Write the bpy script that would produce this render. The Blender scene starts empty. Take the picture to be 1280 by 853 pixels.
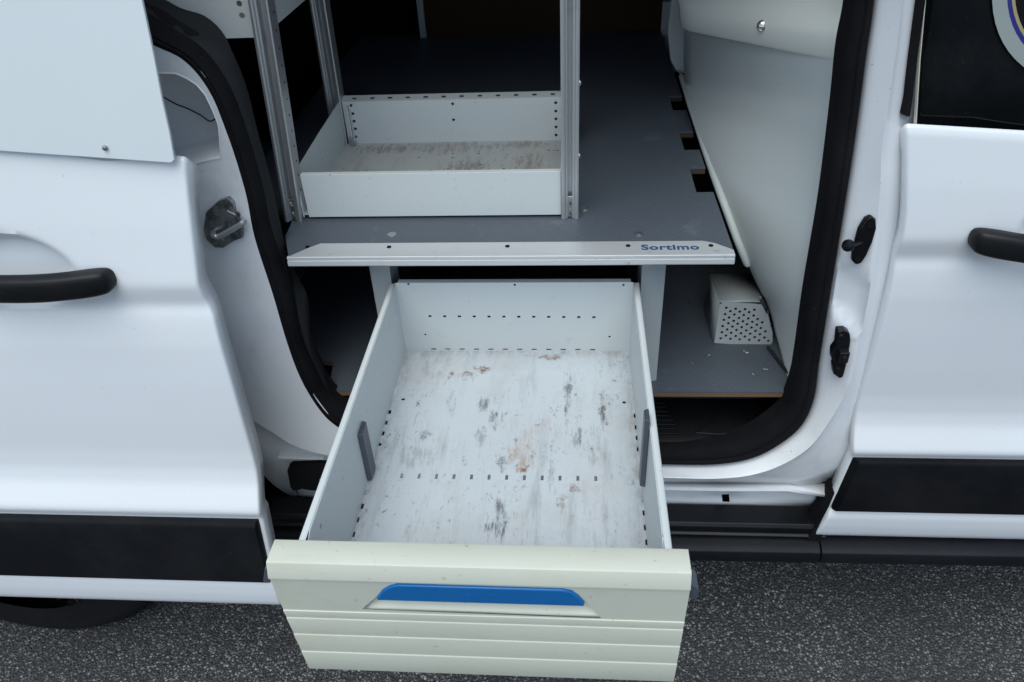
import bpy, bmesh, math, random
from mathutils import Vector, Matrix
from mathutils.geometry import delaunay_2d_cdt
random.seed(4)
SC = bpy.context.scene
COL = SC.collection

# ------------------------------------------------------------ camera, light
cam_data = bpy.data.cameras.new('camera')
cam = bpy.data.objects.new('camera', cam_data); COL.objects.link(cam)
cam_data.sensor_width = 36.0; cam_data.lens = 972/1280*36
cam_data.clip_start = 0.02; cam_data.clip_end = 500
rot = Matrix(((0.99696, -0.00294, 0.07784), (0.06436, 0.59399, -0.80189), (-0.04388, 0.80446, 0.59238)))
cam.matrix_world = Matrix.Translation((0, -0.98, 1.55)) @ rot.to_4x4()
cam_data.dof.use_dof = True; cam_data.dof.focus_distance = 1.12; cam_data.dof.aperture_fstop = 11
SC.camera = cam

SUN_EL, SUN_AZ = math.radians(64), math.radians(192)     # azimuth clockwise from +Y
world = bpy.data.worlds.new('World'); SC.world = world; world.use_nodes = True
wn = world.node_tree.nodes; wl = world.node_tree.links
bg = wn['Background']; sky = wn.new('ShaderNodeTexSky'); sky.sky_type = 'NISHITA'
sky.sun_disc = False; sky.sun_elevation = SUN_EL; sky.sun_rotation = SUN_AZ
sky.air_density = 1.0; sky.dust_density = 1.0; sky.ozone_density = 1.0
wl.new(sky.outputs[0], bg.inputs[0]); bg.inputs[1].default_value = 0.105
sun = bpy.data.lights.new('sun', 'SUN'); sun.energy = 1.8; sun.angle = math.radians(60); sun.color = (.95, 1.0, .95)
suno = bpy.data.objects.new('sun', sun); COL.objects.link(suno)
d = Vector((math.sin(SUN_AZ)*math.cos(SUN_EL), math.cos(SUN_AZ)*math.cos(SUN_EL), math.sin(SUN_EL)))
suno.rotation_euler = d.to_track_quat('Z', 'Y').to_euler(); suno.location = (0, -3, 5)
SC.view_settings.view_transform = 'Standard'; SC.view_settings.look = 'None'
SC.view_settings.exposure = 0.64; SC.view_settings.gamma = 1.0
SC.render.engine = 'CYCLES'; SC.cycles.max_bounces = 8

# ------------------------------------------------------------ materials
class Nt:
    def __init__(s, name):
        s.m = bpy.data.materials.new(name); s.m.use_nodes = True
        s.t = s.m.node_tree; s.n = s.t.nodes; s.l = s.t.links; s.b = s.n['Principled BSDF']
        s.tc = s.n.new('ShaderNodeTexCoord')
    def add(s, k, **kw):
        o = s.n.new(k)
        for a, v in kw.items(): setattr(o, a, v)
        return o
    def mapping(s, scale=(1,1,1), loc=(0,0,0), rotz=0):
        m = s.add('ShaderNodeMapping'); s.l.new(s.tc.outputs['Object'], m.inputs[0])
        m.inputs['Scale'].default_value = scale; m.inputs['Location'].default_value = loc
        m.inputs['Rotation'].default_value = (0,0,rotz); return m.outputs[0]
    def noise(s, scale, detail=4, rough=.55, vec=None, out=0, dist=0):
        t = s.add('ShaderNodeTexNoise'); s.l.new(vec or s.tc.outputs['Object'], t.inputs['Vector'])
        t.inputs['Scale'].default_value = scale; t.inputs['Detail'].default_value = detail
        t.inputs['Roughness'].default_value = rough; t.inputs['Distortion'].default_value = dist
        return t.outputs[out]
    def ramp(s, x, a, b, va=0., vb=1.):
        r = s.add('ShaderNodeMapRange'); s.l.new(x, r.inputs[0])
        for i, v in enumerate((a, b, va, vb)): r.inputs[i+1].default_value = v
        return r.outputs[0]
    def math(s, op, a, b=None):
        r = s.add('ShaderNodeMath', operation=op)
        for i, v in enumerate((a, b)):
            if v is None: continue
            if isinstance(v, (int, float)): r.inputs[i].default_value = v
            else: s.l.new(v, r.inputs[i])
        return r.outputs[0]
    def mix(s, fac, a, b):
        r = s.add('ShaderNodeMix', data_type='RGBA')
        for i, v in ((0, fac), (6, a), (7, b)):
            if isinstance(v, (int, float)): r.inputs[i].default_value = v
            elif isinstance(v, tuple): r.inputs[i].default_value = (*v, 1)
            else: s.l.new(v, r.inputs[i])
        return r.outputs[2]
    def bump(s, h, strength=.3, dist=.001):
        b = s.add('ShaderNodeBump'); s.l.new(h, b.inputs['Height'])
        b.inputs['Strength'].default_value = strength; b.inputs['Distance'].default_value = dist
        s.l.new(b.outputs[0], s.b.inputs['Normal']); return b
    def base(s, c):
        if isinstance(c, tuple): s.b.inputs['Base Color'].default_value = (*c, 1)
        else: s.l.new(c, s.b.inputs['Base Color'])
    def set(s, **kw):
        for k, v in kw.items():
            s.b.inputs[k.replace('_', ' ')].default_value = v
    def spot(s, x, y, rx, ry, soft=.6, axes=(0, 1)):
        """soft elliptical mask around a point of the surface"""
        sep = getattr(s, 'sep', None)
        if sep is None:
            sep = s.add('ShaderNodeSeparateXYZ'); nz = s.noise(42, 6, .75, out=1)
            v = s.add('ShaderNodeVectorMath', operation='MULTIPLY_ADD')
            s.l.new(nz, v.inputs[0]); v.inputs[1].default_value = (.040,)*3
            w = s.add('ShaderNodeVectorMath', operation='ADD'); w.inputs[1].default_value = (-.020,)*3
            s.l.new(s.tc.outputs['Object'], w.inputs[0]); s.l.new(w.outputs[0], v.inputs[2])
            s.l.new(v.outputs[0], sep.inputs[0]); s.sep = sep
        a = s.math('DIVIDE', s.math('SUBTRACT', sep.outputs[axes[0]], x), rx)
        b = s.math('DIVIDE', s.math('SUBTRACT', sep.outputs[axes[1]], y), ry)
        q = s.math('ADD', s.math('MULTIPLY', a, a), s.math('MULTIPLY', b, b))
        return s.ramp(q, 2.4, 0)

def simple(name, col, rough=.5, metal=0., noise_amt=.08, nscale=14, bump=0, bscale=300, coat=0, coat_rough=.05, spec=.5):
    t = Nt(name)
    dark = tuple(c*(1-noise_amt) for c in col); light = tuple(min(1, c*(1+noise_amt)) for c in col)
    t.base(t.mix(t.noise(nscale, 5, .6), dark, light))
    t.set(Roughness=rough, Metallic=metal, Coat_Weight=coat, Coat_Roughness=coat_rough, Specular_IOR_Level=spec)
    if max(col) < .0101:                                       # dust film and specks on dark plastic and rubber
        film = t.ramp(t.noise(5, 7, .7), .45, .85, 0, .10); sp = t.ramp(t.noise(190, 3, .6), .715, .76, 0, .35)
        c0 = t.mix(t.noise(nscale, 5, .6), dark, light); c0 = t.mix(film, c0, (.10,.10,.10)); t.base(t.mix(sp, c0, (.16,.155,.15)))
    if bump: t.bump(t.noise(bscale, 3), bump, .0006)
    return t

M = {}
def reg(k, t): M[k] = t.m if isinstance(t, Nt) else t

t = Nt('white car paint'); g = t.noise(3, 3)
c0 = t.mix(g, (.70,.72,.735), (.74,.76,.775))
sp = t.ramp(t.noise(260, 2, .5), .74, .79)                       # tiny specks of road dirt
t.base(t.mix(t.math('MULTIPLY', sp, .5), c0, (.16,.14,.12)))
t.set(Roughness=.34, Coat_Weight=.55, Coat_Roughness=.06); t.bump(t.noise(700, 2), .03, .0004); reg('paint', t)

t = Nt('door jamb paint with grime'); g = t.noise(4, 5, .65)
c0 = t.mix(g, (.71,.73,.745), (.77,.785,.80))
gr = t.ramp(t.noise(9, 8, .7, vec=t.mapping((1,1,.6), (3,1,2))), .54, .8)
c1 = t.mix(t.math('MULTIPLY', gr, .35), c0, (.26,.25,.24))
sp = t.ramp(t.noise(170, 3, .6), .70, .76)
t.base(t.mix(t.math('MULTIPLY', sp, .55), c1, (.12,.11,.10)))
t.set(Roughness=.36, Coat_Weight=.4, Coat_Roughness=.12); reg('jamb', t)

reg('dirty_cavity', simple('dusty sprayed body cavity', (.40,.43,.46), .55, noise_amt=.3, nscale=12))
reg('panel_board', simple('white infill sheet', (.60,.645,.655), .36, noise_amt=.025, nscale=5, bump=.05, coat=.3, coat_rough=.15))
t = simple('black grained plastic', (.0035,.0040,.005), .45, noise_amt=.25, bump=.25, bscale=900, spec=.28); reg('black', t)
reg('gloss_black', simple('satin black moulding', (.004,.0045,.006), .28, noise_amt=.2, bump=.03, bscale=700, spec=.22))
reg('rubber', simple('black rubber', (.006,.006,.0075), .85, noise_amt=.3, bump=.3, bscale=500, spec=.12))
reg('lining', simple('dark interior lining', (.014,.015,.017), .75, noise_amt=.4, bump=.3, bscale=200, spec=.25))
reg('void', simple('near black painted shade', (.010,.010,.011), .9, noise_amt=.4, spec=.1))  # near-black colour stands for the unlit load bay and hollows
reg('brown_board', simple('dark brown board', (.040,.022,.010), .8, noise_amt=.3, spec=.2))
reg('rocker', simple('blue black rocker plastic', (.005,.006,.009), .5, noise_amt=.25, bump=.25, bscale=900, spec=.2))
reg('glass', simple('dark tinted glass', (.003,.004,.005), .035, noise_amt=.1, spec=.22))
reg('wire', simple('black cable sheath', (.012,.012,.012), .45))
reg('clip', simple('slate grey plastic clip', (.055,.068,.085), .4, noise_amt=.15, bump=.1))
reg('blue', simple('blue handle plastic', (.003,.11,.33), .33, noise_amt=.08, bump=.05, spec=.45))
reg('blue_ink', simple('blue print', (.020,.065,.15), .5, noise_amt=.2))
reg('seam', simple('cream bead', (.62,.60,.50), .4))
reg('ring_white', simple('pale sticker print', (.26,.29,.285), .4))
reg('ring_blue', simple('navy sticker print', (.012,.014,.16), .4))
reg('ring_tan', simple('tan sticker print', (.32,.26,.13), .4))
reg('ring_green', simple('pale green sticker print', (.38,.62,.55), .4))
reg('tyre', simple('tyre rubber', (.007,.007,.008), .8, noise_amt=.3, bump=.3, spec=.2))
reg('rust', simple('rusty steel', (.12,.055,.03), .8, noise_amt=.4))
reg('screw', simple('worn steel screw', (.45,.45,.44), .35, metal=.9, noise_amt=.2))
reg('chrome', simple('polished screw', (.6,.57,.52), .18, metal=1., noise_amt=.05))

t = Nt('striker steel with rust film'); g = t.noise(45, 6, .7)
t.base(t.mix(t.ramp(g, .4, .62), (.13,.135,.14), (.36,.36,.355)))
t.set(Roughness=.36, Metallic=.8); t.bump(g, .12, .0006); reg('steel', t)

t = Nt('brushed aluminium extrusion')
g = t.noise(30, 6, .65, vec=t.mapping((1,1,.05))); h = t.noise(9, 5, .7)
c0 = t.mix(g, (.42,.44,.455), (.60,.62,.63)); t.base(t.mix(t.ramp(h, .58, .78), c0, (.25,.26,.26)))
t.set(Roughness=.38, Metallic=.75); reg('alu', t)
t = Nt('aluminium edge trim')
g = t.noise(30, 6, .65, vec=t.mapping((.05,1,1))); h = t.noise(40, 5, .75)
c0 = t.mix(g, (.62,.63,.63), (.76,.77,.77)); t.base(t.mix(t.ramp(h, .60, .75, 0, .6), c0, (.22,.21,.20)))
t.set(Roughness=.42, Metallic=.55); reg('trim', t)

def sheet_metal(name, base=(.565,.595,.585), grime=.36):
    t = Nt(name); g = t.noise(3.5, 4)
    c0 = t.mix(g, tuple(c*.96 for c in base), tuple(c*1.03 for c in base))
    sc = t.ramp(t.noise(38, 8, .75, vec=t.mapping((1,1,2.2), (4,2,1))), .61, .76)
    c1 = t.mix(t.math('MULTIPLY', sc, grime), c0, (.12,.115,.11))
    sp = t.ramp(t.noise(120, 3, .6), .69, .74)
    t.base(t.mix(t.math('MULTIPLY', sp, .55), c1, (.13,.09,.06)))
    t.set(Roughness=.42); t.bump(t.noise(500, 2), .05, .0004); return t
reg('sheet', sheet_metal('grey white powder coated steel'))
reg('sheet_clean', sheet_metal('grey powder coated steel', (.38,.41,.41), .15))

# worn drawer floor: long scuffs along the drawer, rust and black smudges
def worn_floor(name, base, spots, amt=1.0, org=(-.1,-.18), edge=False):
    t = Nt(name); g = t.noise(5, 5)
    c = t.mix(g, tuple(v*.95 for v in base), tuple(v*1.04 for v in base))
    br = t.ramp(t.noise(7, 6, .7, vec=t.mapping((1,1,1), (2,5,0))), .50, .72)
    c = t.mix(t.math('MULTIPLY', br, .30*amt), c, (.34,.27,.20))
    streak = t.ramp(t.noise(16, 7, .72, vec=t.mapping((2.8,.36,1), (1,0,0))), .53, .70)
    ptc = t.ramp(t.noise(5, 4, .6, vec=t.mapping((1,1,1), (11,4,0))), .40, .62, .25, 1)
    c = t.mix(t.math('MULTIPLY', t.math('MULTIPLY', streak, ptc), .48*amt), c, (.15,.15,.15))
    fine = t.ramp(t.noise(75, 6, .75, vec=t.mapping((1.5,.8,1), (7,1,0))), .58, .66)
    patch = t.ramp(t.noise(8, 4, .6, vec=t.mapping((1.3,.8,1), (9,3,0))), .42, .60)
    c = t.mix(t.math('MULTIPLY', t.math('MULTIPLY', fine, patch), .75*amt), c, (.055,.052,.05))
    hair = t.ramp(t.noise(150, 3, .6, vec=t.mapping((1.0,.12,1), (3,8,0))), .655, .70)
    c = t.mix(t.math('MULTIPLY', hair, .30*amt), c, (.16,.16,.16))
    for (x, y, rx, ry, col, a) in spots:
        nz = t.noise(95 if rx < .02 and ry < .017 else 60, 8, .78, vec=t.mapping((1.4,.8,1) if ry < .017 else (2.4,.5,1), (x*31, y*17, 0)))
        m = t.ramp(t.math('ADD', nz, t.math('MULTIPLY', t.spot(x-org[0], y-org[1], rx, ry), .22)), .638, .775)
        c = t.mix(t.math('MULTIPLY', m, a*.9), c, col)
    if edge:                                                   # grime packed along the side walls and the back
        sx = t.sep.outputs[0]; ax = t.math('ABSOLUTE', t.math('SUBTRACT', sx, .003)); k1 = t.ramp(ax, .172, .196)
        k2 = t.ramp(t.sep.outputs[1], .245, .272); gn = t.ramp(t.noise(55, 7, .75, vec=t.mapping((1.5,.7,1), (2,9,0))), .40, .62)
        c = t.mix(t.math('MULTIPLY', t.math('MULTIPLY', t.math('MAXIMUM', k1, k2), gn), .55), c, (.16,.12,.085))
    t.base(c); t.set(Roughness=.46); t.bump(t.noise(260, 4), .08, .0004); return t
K = (.045,.045,.048); R1 = (.14,.05,.018); R2 = (.34,.17,.06)
reg('drawer_floor', worn_floor('worn drawer floor paint', (.505,.545,.57), [
    (*[(-0.099,-0.287,0.74)][0][:2], .016, .040, K, .85), (*[(0.048,-0.068,0.74)][0][:2], .007, .040, (.06,.05,.04), .9),
    (*[(-0.006,-0.04,0.74)][0][:2], .006, .075, K, .8), (*[(0.008,-0.122,0.74)][0][:2], .009, .03, K, .75),
    (*[(-0.15,0.036,0.74)][0][:2], .014, .012, R1, .95), (*[(-0.176,0.019,0.74)][0][:2], .013, .009, R1, .9),
    (*[(-0.201,0.025,0.74)][0][:2], .006, .008, R1, .9), (*[(-0.035,0.072,0.74)][0][:2], .022, .010, R1, .8),
    (*[(-0.141,-0.052,0.74)][0][:2], .012, .020, K, .8), (*[(-0.118,-0.089,0.74)][0][:2], .012, .020, K, .85),
    (*[(-0.069,-0.19,0.74)][0][:2], .010, .009, R1, 1.0), (*[(-0.069,-0.189,0.74)][0][:2], .005, .006, (.20,.06,.015), 1.0), (*[(-0.074,-0.166,0.74)][0][:2], .020, .030, R2, .55),
    (*[(-0.061,-0.106,0.74)][0][:2], .050, .030, R2, .22), (*[(-0.102,-0.18,0.74)][0][:2], .008, .016, K, .8),
    (*[(-0.191,-0.052,0.74)][0][:2], .009, .030, K, .4), (*[(-0.014,-0.254,0.74)][0][:2], .007, .016, R1, .6),
    (*[(0.004,-0.227,0.74)][0][:2], .010, .009, R1, .6), (*[(-0.23,-0.169,0.74)][0][:2], .030, .025, K, .35),
    (*[(-0.225,-0.127,0.74)][0][:2], .012, .012, K, .7), (*[(-0.139,-0.125,0.74)][0][:2], .008, .022, K, .5), (*[(-0.029,-0.197,0.74)][0][:2], .006, .05, K, .4), (*[(-0.237,0.039,0.74)][0][:2], .02, .03, K, .3), (*[(-0.249,-0.053,0.74)][0][:2], .004, .008, K, .9), (*[(0.035,-0.148,0.74)][0][:2], .016, .040, K, .3)], edge=True))
reg('tray_floor', worn_floor('rust stained shelf tray floor', (.42,.44,.43), [
    (-.24, .43, .10, .03, R1, .5), (-.08, .36, .03, .04, R1, .6), (-.10, .44, .06, .02, R1, .5),
    (-.36, .43, .07, .02, R1, .7), (-.20, .33, .05, .05, (.09,.06,.04), .5)], 1.1, (-.23,.31)))

t = Nt('yellowed cream drawer front'); g = t.noise(5, 5, .6)
c = t.mix(g, (.52,.53,.44), (.595,.60,.505))
br = t.ramp(t.noise(9, 7, .7, vec=t.mapping((.7,2,2), (5,1,1))), .52, .78)
c = t.mix(t.math('MULTIPLY', br, .30), c, (.42,.33,.20))
sp = t.ramp(t.noise(85, 4, .65), .66, .72); c = t.mix(t.math('MULTIPLY', sp, .5), c, (.20,.16,.11))
t.base(c); t.set(Roughness=.40); t.bump(t.noise(350, 3), .06, .0004); reg('cream', t)

t = Nt('moulded grey bulkhead plastic'); g = t.noise(4, 4)
c = t.mix(g, (.54,.58,.565), (.59,.625,.605))
sp = t.ramp(t.noise(70, 4, .7), .69, .75); c = t.mix(t.math('MULTIPLY', sp, .4), c, (.12,.12,.11))
t.base(c); t.set(Roughness=.5); t.bump(t.noise(900, 3), .10, .0004); reg('bulkhead', t)
t = Nt('cream bulkhead plastic'); t.base(t.mix(t.noise(6, 4), (.68,.70,.65), (.74,.76,.70)))
t.set(Roughness=.45); t.bump(t.noise(900, 3), .10, .0004); reg('bulkhead_top', t)

t = Nt('grey studded vinyl floor'); g = t.noise(5, 5, .6)
c = t.mix(g, (.062,.076,.096), (.092,.108,.130))
pale = t.ramp(t.noise(12, 8, .75, vec=t.mapping((1.2,1,1), (1,6,0))), .60, .76); c = t.mix(t.math('MULTIPLY', pale, .40), c, (.30,.31,.32))
sp = t.ramp(t.noise(95, 4, .65), .70, .75); c = t.mix(t.math('MULTIPLY', sp, .5), c, (.38,.37,.34))
br_ = t.add('ShaderNodeTexBrick'); t.l.new(t.mapping((1,1,1), rotz=math.radians(45)), br_.inputs['Vector'])
br_.offset = 0.0; br_.inputs['Scale'].default_value = 90; br_.inputs['Mortar Size'].default_value = .10
br_.inputs['Brick Width'].default_value = .9; br_.inputs['Row Height'].default_value = .45; br_.inputs['Mortar Smooth'].default_value = .5
c = t.mix(t.math('MULTIPLY', br_.outputs['Fac'], .16), c, (.20,.225,.25)); t.base(c)
t.bump(br_.outputs['Fac'], .8, .0014); t.set(Roughness=.42); reg('vinyl', t)

t = Nt('plywood edge'); w = t.noise(24, 4, .6, vec=t.mapping((.3,.3,14)))
t.base(t.mix(w, (.11,.06,.03), (.20,.12,.06))); t.set(Roughness=.7); reg('ply', t)
reg('ply_dark', simple('darker plywood deck edge', (.055,.034,.018), .75, noise_amt=.3, nscale=40))  # darker plywood tone, for the deck board only

t = Nt('asphalt with exposed aggregate')
v1 = t.add('ShaderNodeTexVoronoi'); v1.inputs['Scale'].default_value = 150
v2 = t.add('ShaderNodeTexVoronoi'); v2.inputs['Scale'].default_value = 300
warp = t.add('ShaderNodeVectorMath', operation='MULTIPLY_ADD'); t.l.new(t.noise(90, 3, .6, out=1), warp.inputs[0])
warp.inputs[1].default_value = (.006,)*3; t.l.new(t.tc.outputs['Object'], warp.inputs[2])
t.l.new(warp.outputs[0], v1.inputs['Vector']); t.l.new(warp.outputs[0], v2.inputs['Vector'])
def cellgrey(v, thr, hi):
    s_ = t.add('ShaderNodeSeparateColor'); t.l.new(v.outputs['Color'], s_.inputs[0])
    inside = t.ramp(v.outputs['Distance'], .46, .36); pick = t.ramp(s_.outputs[0], thr, thr+.35)
    return t.math('MULTIPLY', inside, pick), s_
m1, s1 = cellgrey(v1, .30, 1); m2, s2 = cellgrey(v2, .35, 1)
c = t.mix(t.noise(6, 4), (.027,.027,.028), (.040,.040,.040))
st1 = t.mix(s1.outputs[1], (.09,.09,.09), (.50,.49,.465)); st2 = t.mix(s2.outputs[1], (.07,.07,.072), (.38,.37,.355))
c = t.mix(m2, c, st2); c = t.mix(m1, c, st1)
v3 = t.add('ShaderNodeTexVoronoi'); v3.inputs['Scale'].default_value = 62; t.l.new(warp.outputs[0], v3.inputs['Vector'])
m3, s3 = cellgrey(v3, .78, 1); m3 = t.math('MULTIPLY', m3, t.ramp(v3.outputs['Distance'], .34, .26)); c = t.mix(m3, c, t.mix(s3.outputs[1], (.16,.155,.15), (.42,.40,.37)))
big = t.ramp(t.noise(2.2, 3), .35, .65, .0, .6); c = t.mix(big, c, (.03,.03,.033))
t.base(c); t.set(Roughness=.72)
hh = t.math('ADD', t.math('MULTIPLY', t.ramp(v1.outputs['Distance'], .6, .1), 1), t.math('MULTIPLY', t.ramp(v2.outputs['Distance'], .6, .1), .5))
t.bump(hh, .9, .004); reg('asphalt', t)

# ------------------------------------------------------------ mesh helpers
def new(): return bmesh.new()
def box(bm, x0, x1, y0, y1, z0, z1, top=None):
    """axis aligned box; top=(dx0,dx1,dy0,dy1) shifts the upper face"""
    a = top or (0,0,0,0)
    vs = [bm.verts.new(p) for p in ((x0,y0,z0),(x1,y0,z0),(x1,y1,z0),(x0,y1,z0),
          (x0+a[0],y0+a[2],z1),(x1+a[1],y0+a[2],z1),(x1+a[1],y1+a[3],z1),(x0+a[0],y1+a[3],z1))]
    for f in ((3,2,1,0),(4,5,6,7),(0,1,5,4),(1,2,6,5),(2,3,7,6),(3,0,4,7)): bm.faces.new([vs[i] for i in f])
def loft(bm, rows, closed=False, cap=False):
    vr = [[bm.verts.new(p) for p in r] for r in rows]
    for a, b in zip(vr, vr[1:]):
        n = len(a)
        for i in range(n if closed else n-1):
            j = (i+1) % n; bm.faces.new((a[i], a[j], b[j], b[i]))
    if cap:
        bm.faces.new(vr[0][::-1]); bm.faces.new(vr[-1])
def prism(bm, poly, axis, a, b):
    """polygon of 2-tuples extruded along an axis from a to b"""
    def P(p, v): return {'x': (v, p[0], p[1]), 'y': (p[0], v, p[1]), 'z': (p[0], p[1], v)}[axis]
    loft(bm, [[P(p, a) for p in poly], [P(p, b) for p in poly]], True, True)
def catmull(pts, n=6):
    pts = [Vector(p) for p in pts]; out = []
    for i in range(len(pts)-1):
        p0 = pts[max(i-1, 0)]; p1 = pts[i]; p2 = pts[i+1]; p3 = pts[min(i+2, len(pts)-1)]
        for k in range(n):
            u = k/n
            out.append(.5*((2*p1)+(p2-p0)*u+(2*p0-5*p1+4*p2-p3)*u*u+(3*p1-p0-3*p2+p3)*u**3))
    out.append(pts[-1]); return out
def tube(bm, path, r, seg=10, smooth=0):
    if smooth: path = catmull(path, smooth)
    path = [Vector(p) for p in path]; rows = []; up = Vector((0,0,1))
    for i, p in enumerate(path):
        tn = (path[min(i+1, len(path)-1)]-path[max(i-1, 0)]).normalized()
        u = tn.cross(up); u = u if u.length > .05 else tn.cross(Vector((1,0,0))); u.normalize(); w = u.cross(tn)
        rr = r[i*(len(r)-1)//max(1, len(path)-1)] if isinstance(r, (list, tuple)) else r
        rows.append([p+u*rr*math.cos(2*math.pi*k/seg)+w*rr*math.sin(2*math.pi*k/seg) for k in range(seg)])
    loft(bm, rows, True, True)
def disc(bm, c, n, r, h, seg=16, dome=0):
    """short cylinder or domed head standing on c along n"""
    c = Vector(c); n = Vector(n).normalized(); u = n.orthogonal().normalized(); w = n.cross(u)
    ring = lambda rr, hh: [c+n*hh+(u*math.cos(2*math.pi*k/seg)+w*math.sin(2*math.pi*k/seg))*rr for k in range(seg)]
    rows = [ring(r, 0), ring(r, h*.4)]
    if dome: rows += [ring(r*.85, h*.75), ring(r*.5, h*.95), ring(r*.15, h)]
    else: rows += [ring(r*.97, h)]
    loft(bm, rows, True, True)
def inside(p, poly):
    c = False; n = len(poly)
    for i in range(n):
        a, b = poly[i], poly[(i+1) % n]
        if (a[1] > p[1]) != (b[1] > p[1]) and p[0] < (b[0]-a[0])*(p[1]-a[1])/(b[1]-a[1])+a[0]: c = not c
    return c
def sheet(bm, outline, holes, f, step=None):
    """plate with real openings: outline and holes in (u,v), f(u,v) gives the point"""
    vs = []; es = []
    for ring in [outline]+holes:
        k = len(vs); vs += [Vector(p) for p in ring]; es += [(k+i, k+(i+1) % len(ring)) for i in range(len(ring))]
    if step:
        us = [p[0] for p in outline]; ws = [p[1] for p in outline]
        u = min(us)+step*.37
        while u < max(us):
            w = min(ws)+step*.41
            while w < max(ws):
                if inside((u, w), outline) and not any(inside((u, w), h) for h in holes): vs.append(Vector((u, w)))
                w += step
            u += step
    r = delaunay_2d_cdt(vs, es, [], 0, 1e-6)
    bv = [bm.verts.new(f(p[0], p[1])) for p in r[0]]
    for t_ in r[2]:
        c = (sum(r[0][i][0] for i in t_)/3, sum(r[0][i][1] for i in t_)/3)
        if inside(c, outline) and not any(inside(c, h) for h in holes): bm.faces.new([bv[i] for i in t_])
def rect(cx, cy, w, h): return [(cx-w/2,cy-h/2),(cx+w/2,cy-h/2),(cx+w/2,cy+h/2),(cx-w/2,cy+h/2)]
def circ(cx, cy, r, n=10, ry=None): return [(cx+r*math.cos(2*math.pi*i/n), cy+(ry or r)*math.sin(2*math.pi*i/n)) for i in range(n)]
def interp(tab, x):
    if x <= tab[0][0]: return tab[0][1]
    for (a, va), (b, vb) in zip(tab, tab[1:]):
        if x <= b: return va+(vb-va)*(x-a)/(b-a)
    return tab[-1][1]
def sinterp(tab, x):
    """smooth (monotone cubic like) interpolation"""
    if x <= tab[0][0]: return tab[0][1]
    for (a, va), (b, vb) in zip(tab, tab[1:]):
        if x <= b:
            u = (x-a)/(b-a); return va+(vb-va)*u*u*(3-2*u)
    return tab[-1][1]

def obj(name, bm, mat, parent=None, bevel=0, seg=2, solid=0, smooth=True, label=None, ang=35, mats=None, off=-1):
    loc = root_loc(parent) if parent else Vector((0,0,0))
    if name is None: raise ValueError
    bmesh.ops.remove_doubles(bm, verts=bm.verts, dist=1e-6)
    if not (solid and off == 0): bmesh.ops.recalc_face_normals(bm, faces=bm.faces)
    bmesh.ops.translate(bm, verts=bm.verts, vec=-loc)
    me = bpy.data.meshes.new(name); bm.to_mesh(me); bm.free()
    if smooth:
        for p in me.polygons: p.use_smooth = True
        me.set_sharp_from_angle(angle=math.radians(ang))
    o = bpy.data.objects.new(name, me); COL.objects.link(o)
    me.materials.append(M[mat])
    for m_ in (mats or []): me.materials.append(M[m_])
    if parent: o.parent = parent
    if solid:
        s_ = o.modifiers.new('thickness', 'SOLIDIFY'); s_.thickness = solid; s_.offset = off
    if bevel:
        b = o.modifiers.new('edge', 'BEVEL'); b.width = bevel; b.segments = seg; b.limit_method = 'ANGLE'
        b.angle_limit = math.radians(40); b.harden_normals = True
    if label: o['label'] = label
    return o
def root_loc(o):
    while o.parent: o = o.parent
    return Vector(o.location)
def thing(name, loc, label, cat, group=None):
    o = bpy.data.objects.new(name, None); COL.objects.link(o); o.location = loc; o.empty_display_size = .1
    o['label'] = label; o['category'] = cat
    if group: o['group'] = group
    return o
def text(name, s_, size, mat, parent, loc, rx, scale=(1,1,1), ext=.0004, bold=.0, rot_z=0, shear=0):
    c = bpy.data.curves.new(name, 'FONT'); c.body = s_; c.size = size; c.extrude = ext; c.offset = bold
    c.align_x = 'CENTER'; c.align_y = 'CENTER'; c.shear = shear; c.space_character = 1.07
    tmp = bpy.data.objects.new('tmp', c); COL.objects.link(tmp)
    dg = bpy.context.evaluated_depsgraph_get(); me = bpy.data.meshes.new_from_object(tmp.evaluated_get(dg))
    bpy.data.objects.remove(tmp); bpy.data.curves.remove(c)
    mtx = Matrix.Translation(Vector(loc)-root_loc(parent)) @ Matrix.Rotation(rot_z, 4, 'Z') @ Matrix.Rotation(rx, 4, 'X') @ Matrix.Diagonal((*scale, 1))
    me.transform(mtx); me.name = name; me.materials.clear(); me.materials.append(M[mat])
    o = bpy.data.objects.new(name, me); COL.objects.link(o); o.parent = parent; return o

# ------------------------------------------------------------ ground
bm = new()
N = 40
ex = [-60,-20,-6] + [-3+i*.15 for i in range(N+1)] + [6,20,60]
rows = [[(x, y, .0025*math.sin(x*3.1+y*2)+.002*math.sin(y*5.3-x) if abs(x) < 4 and abs(y) < 4 else 0) for x in ex] for y in ex]
loft(bm, rows); g = obj('asphalt_ground', bm, 'asphalt'); g['kind'] = 'structure'

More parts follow.
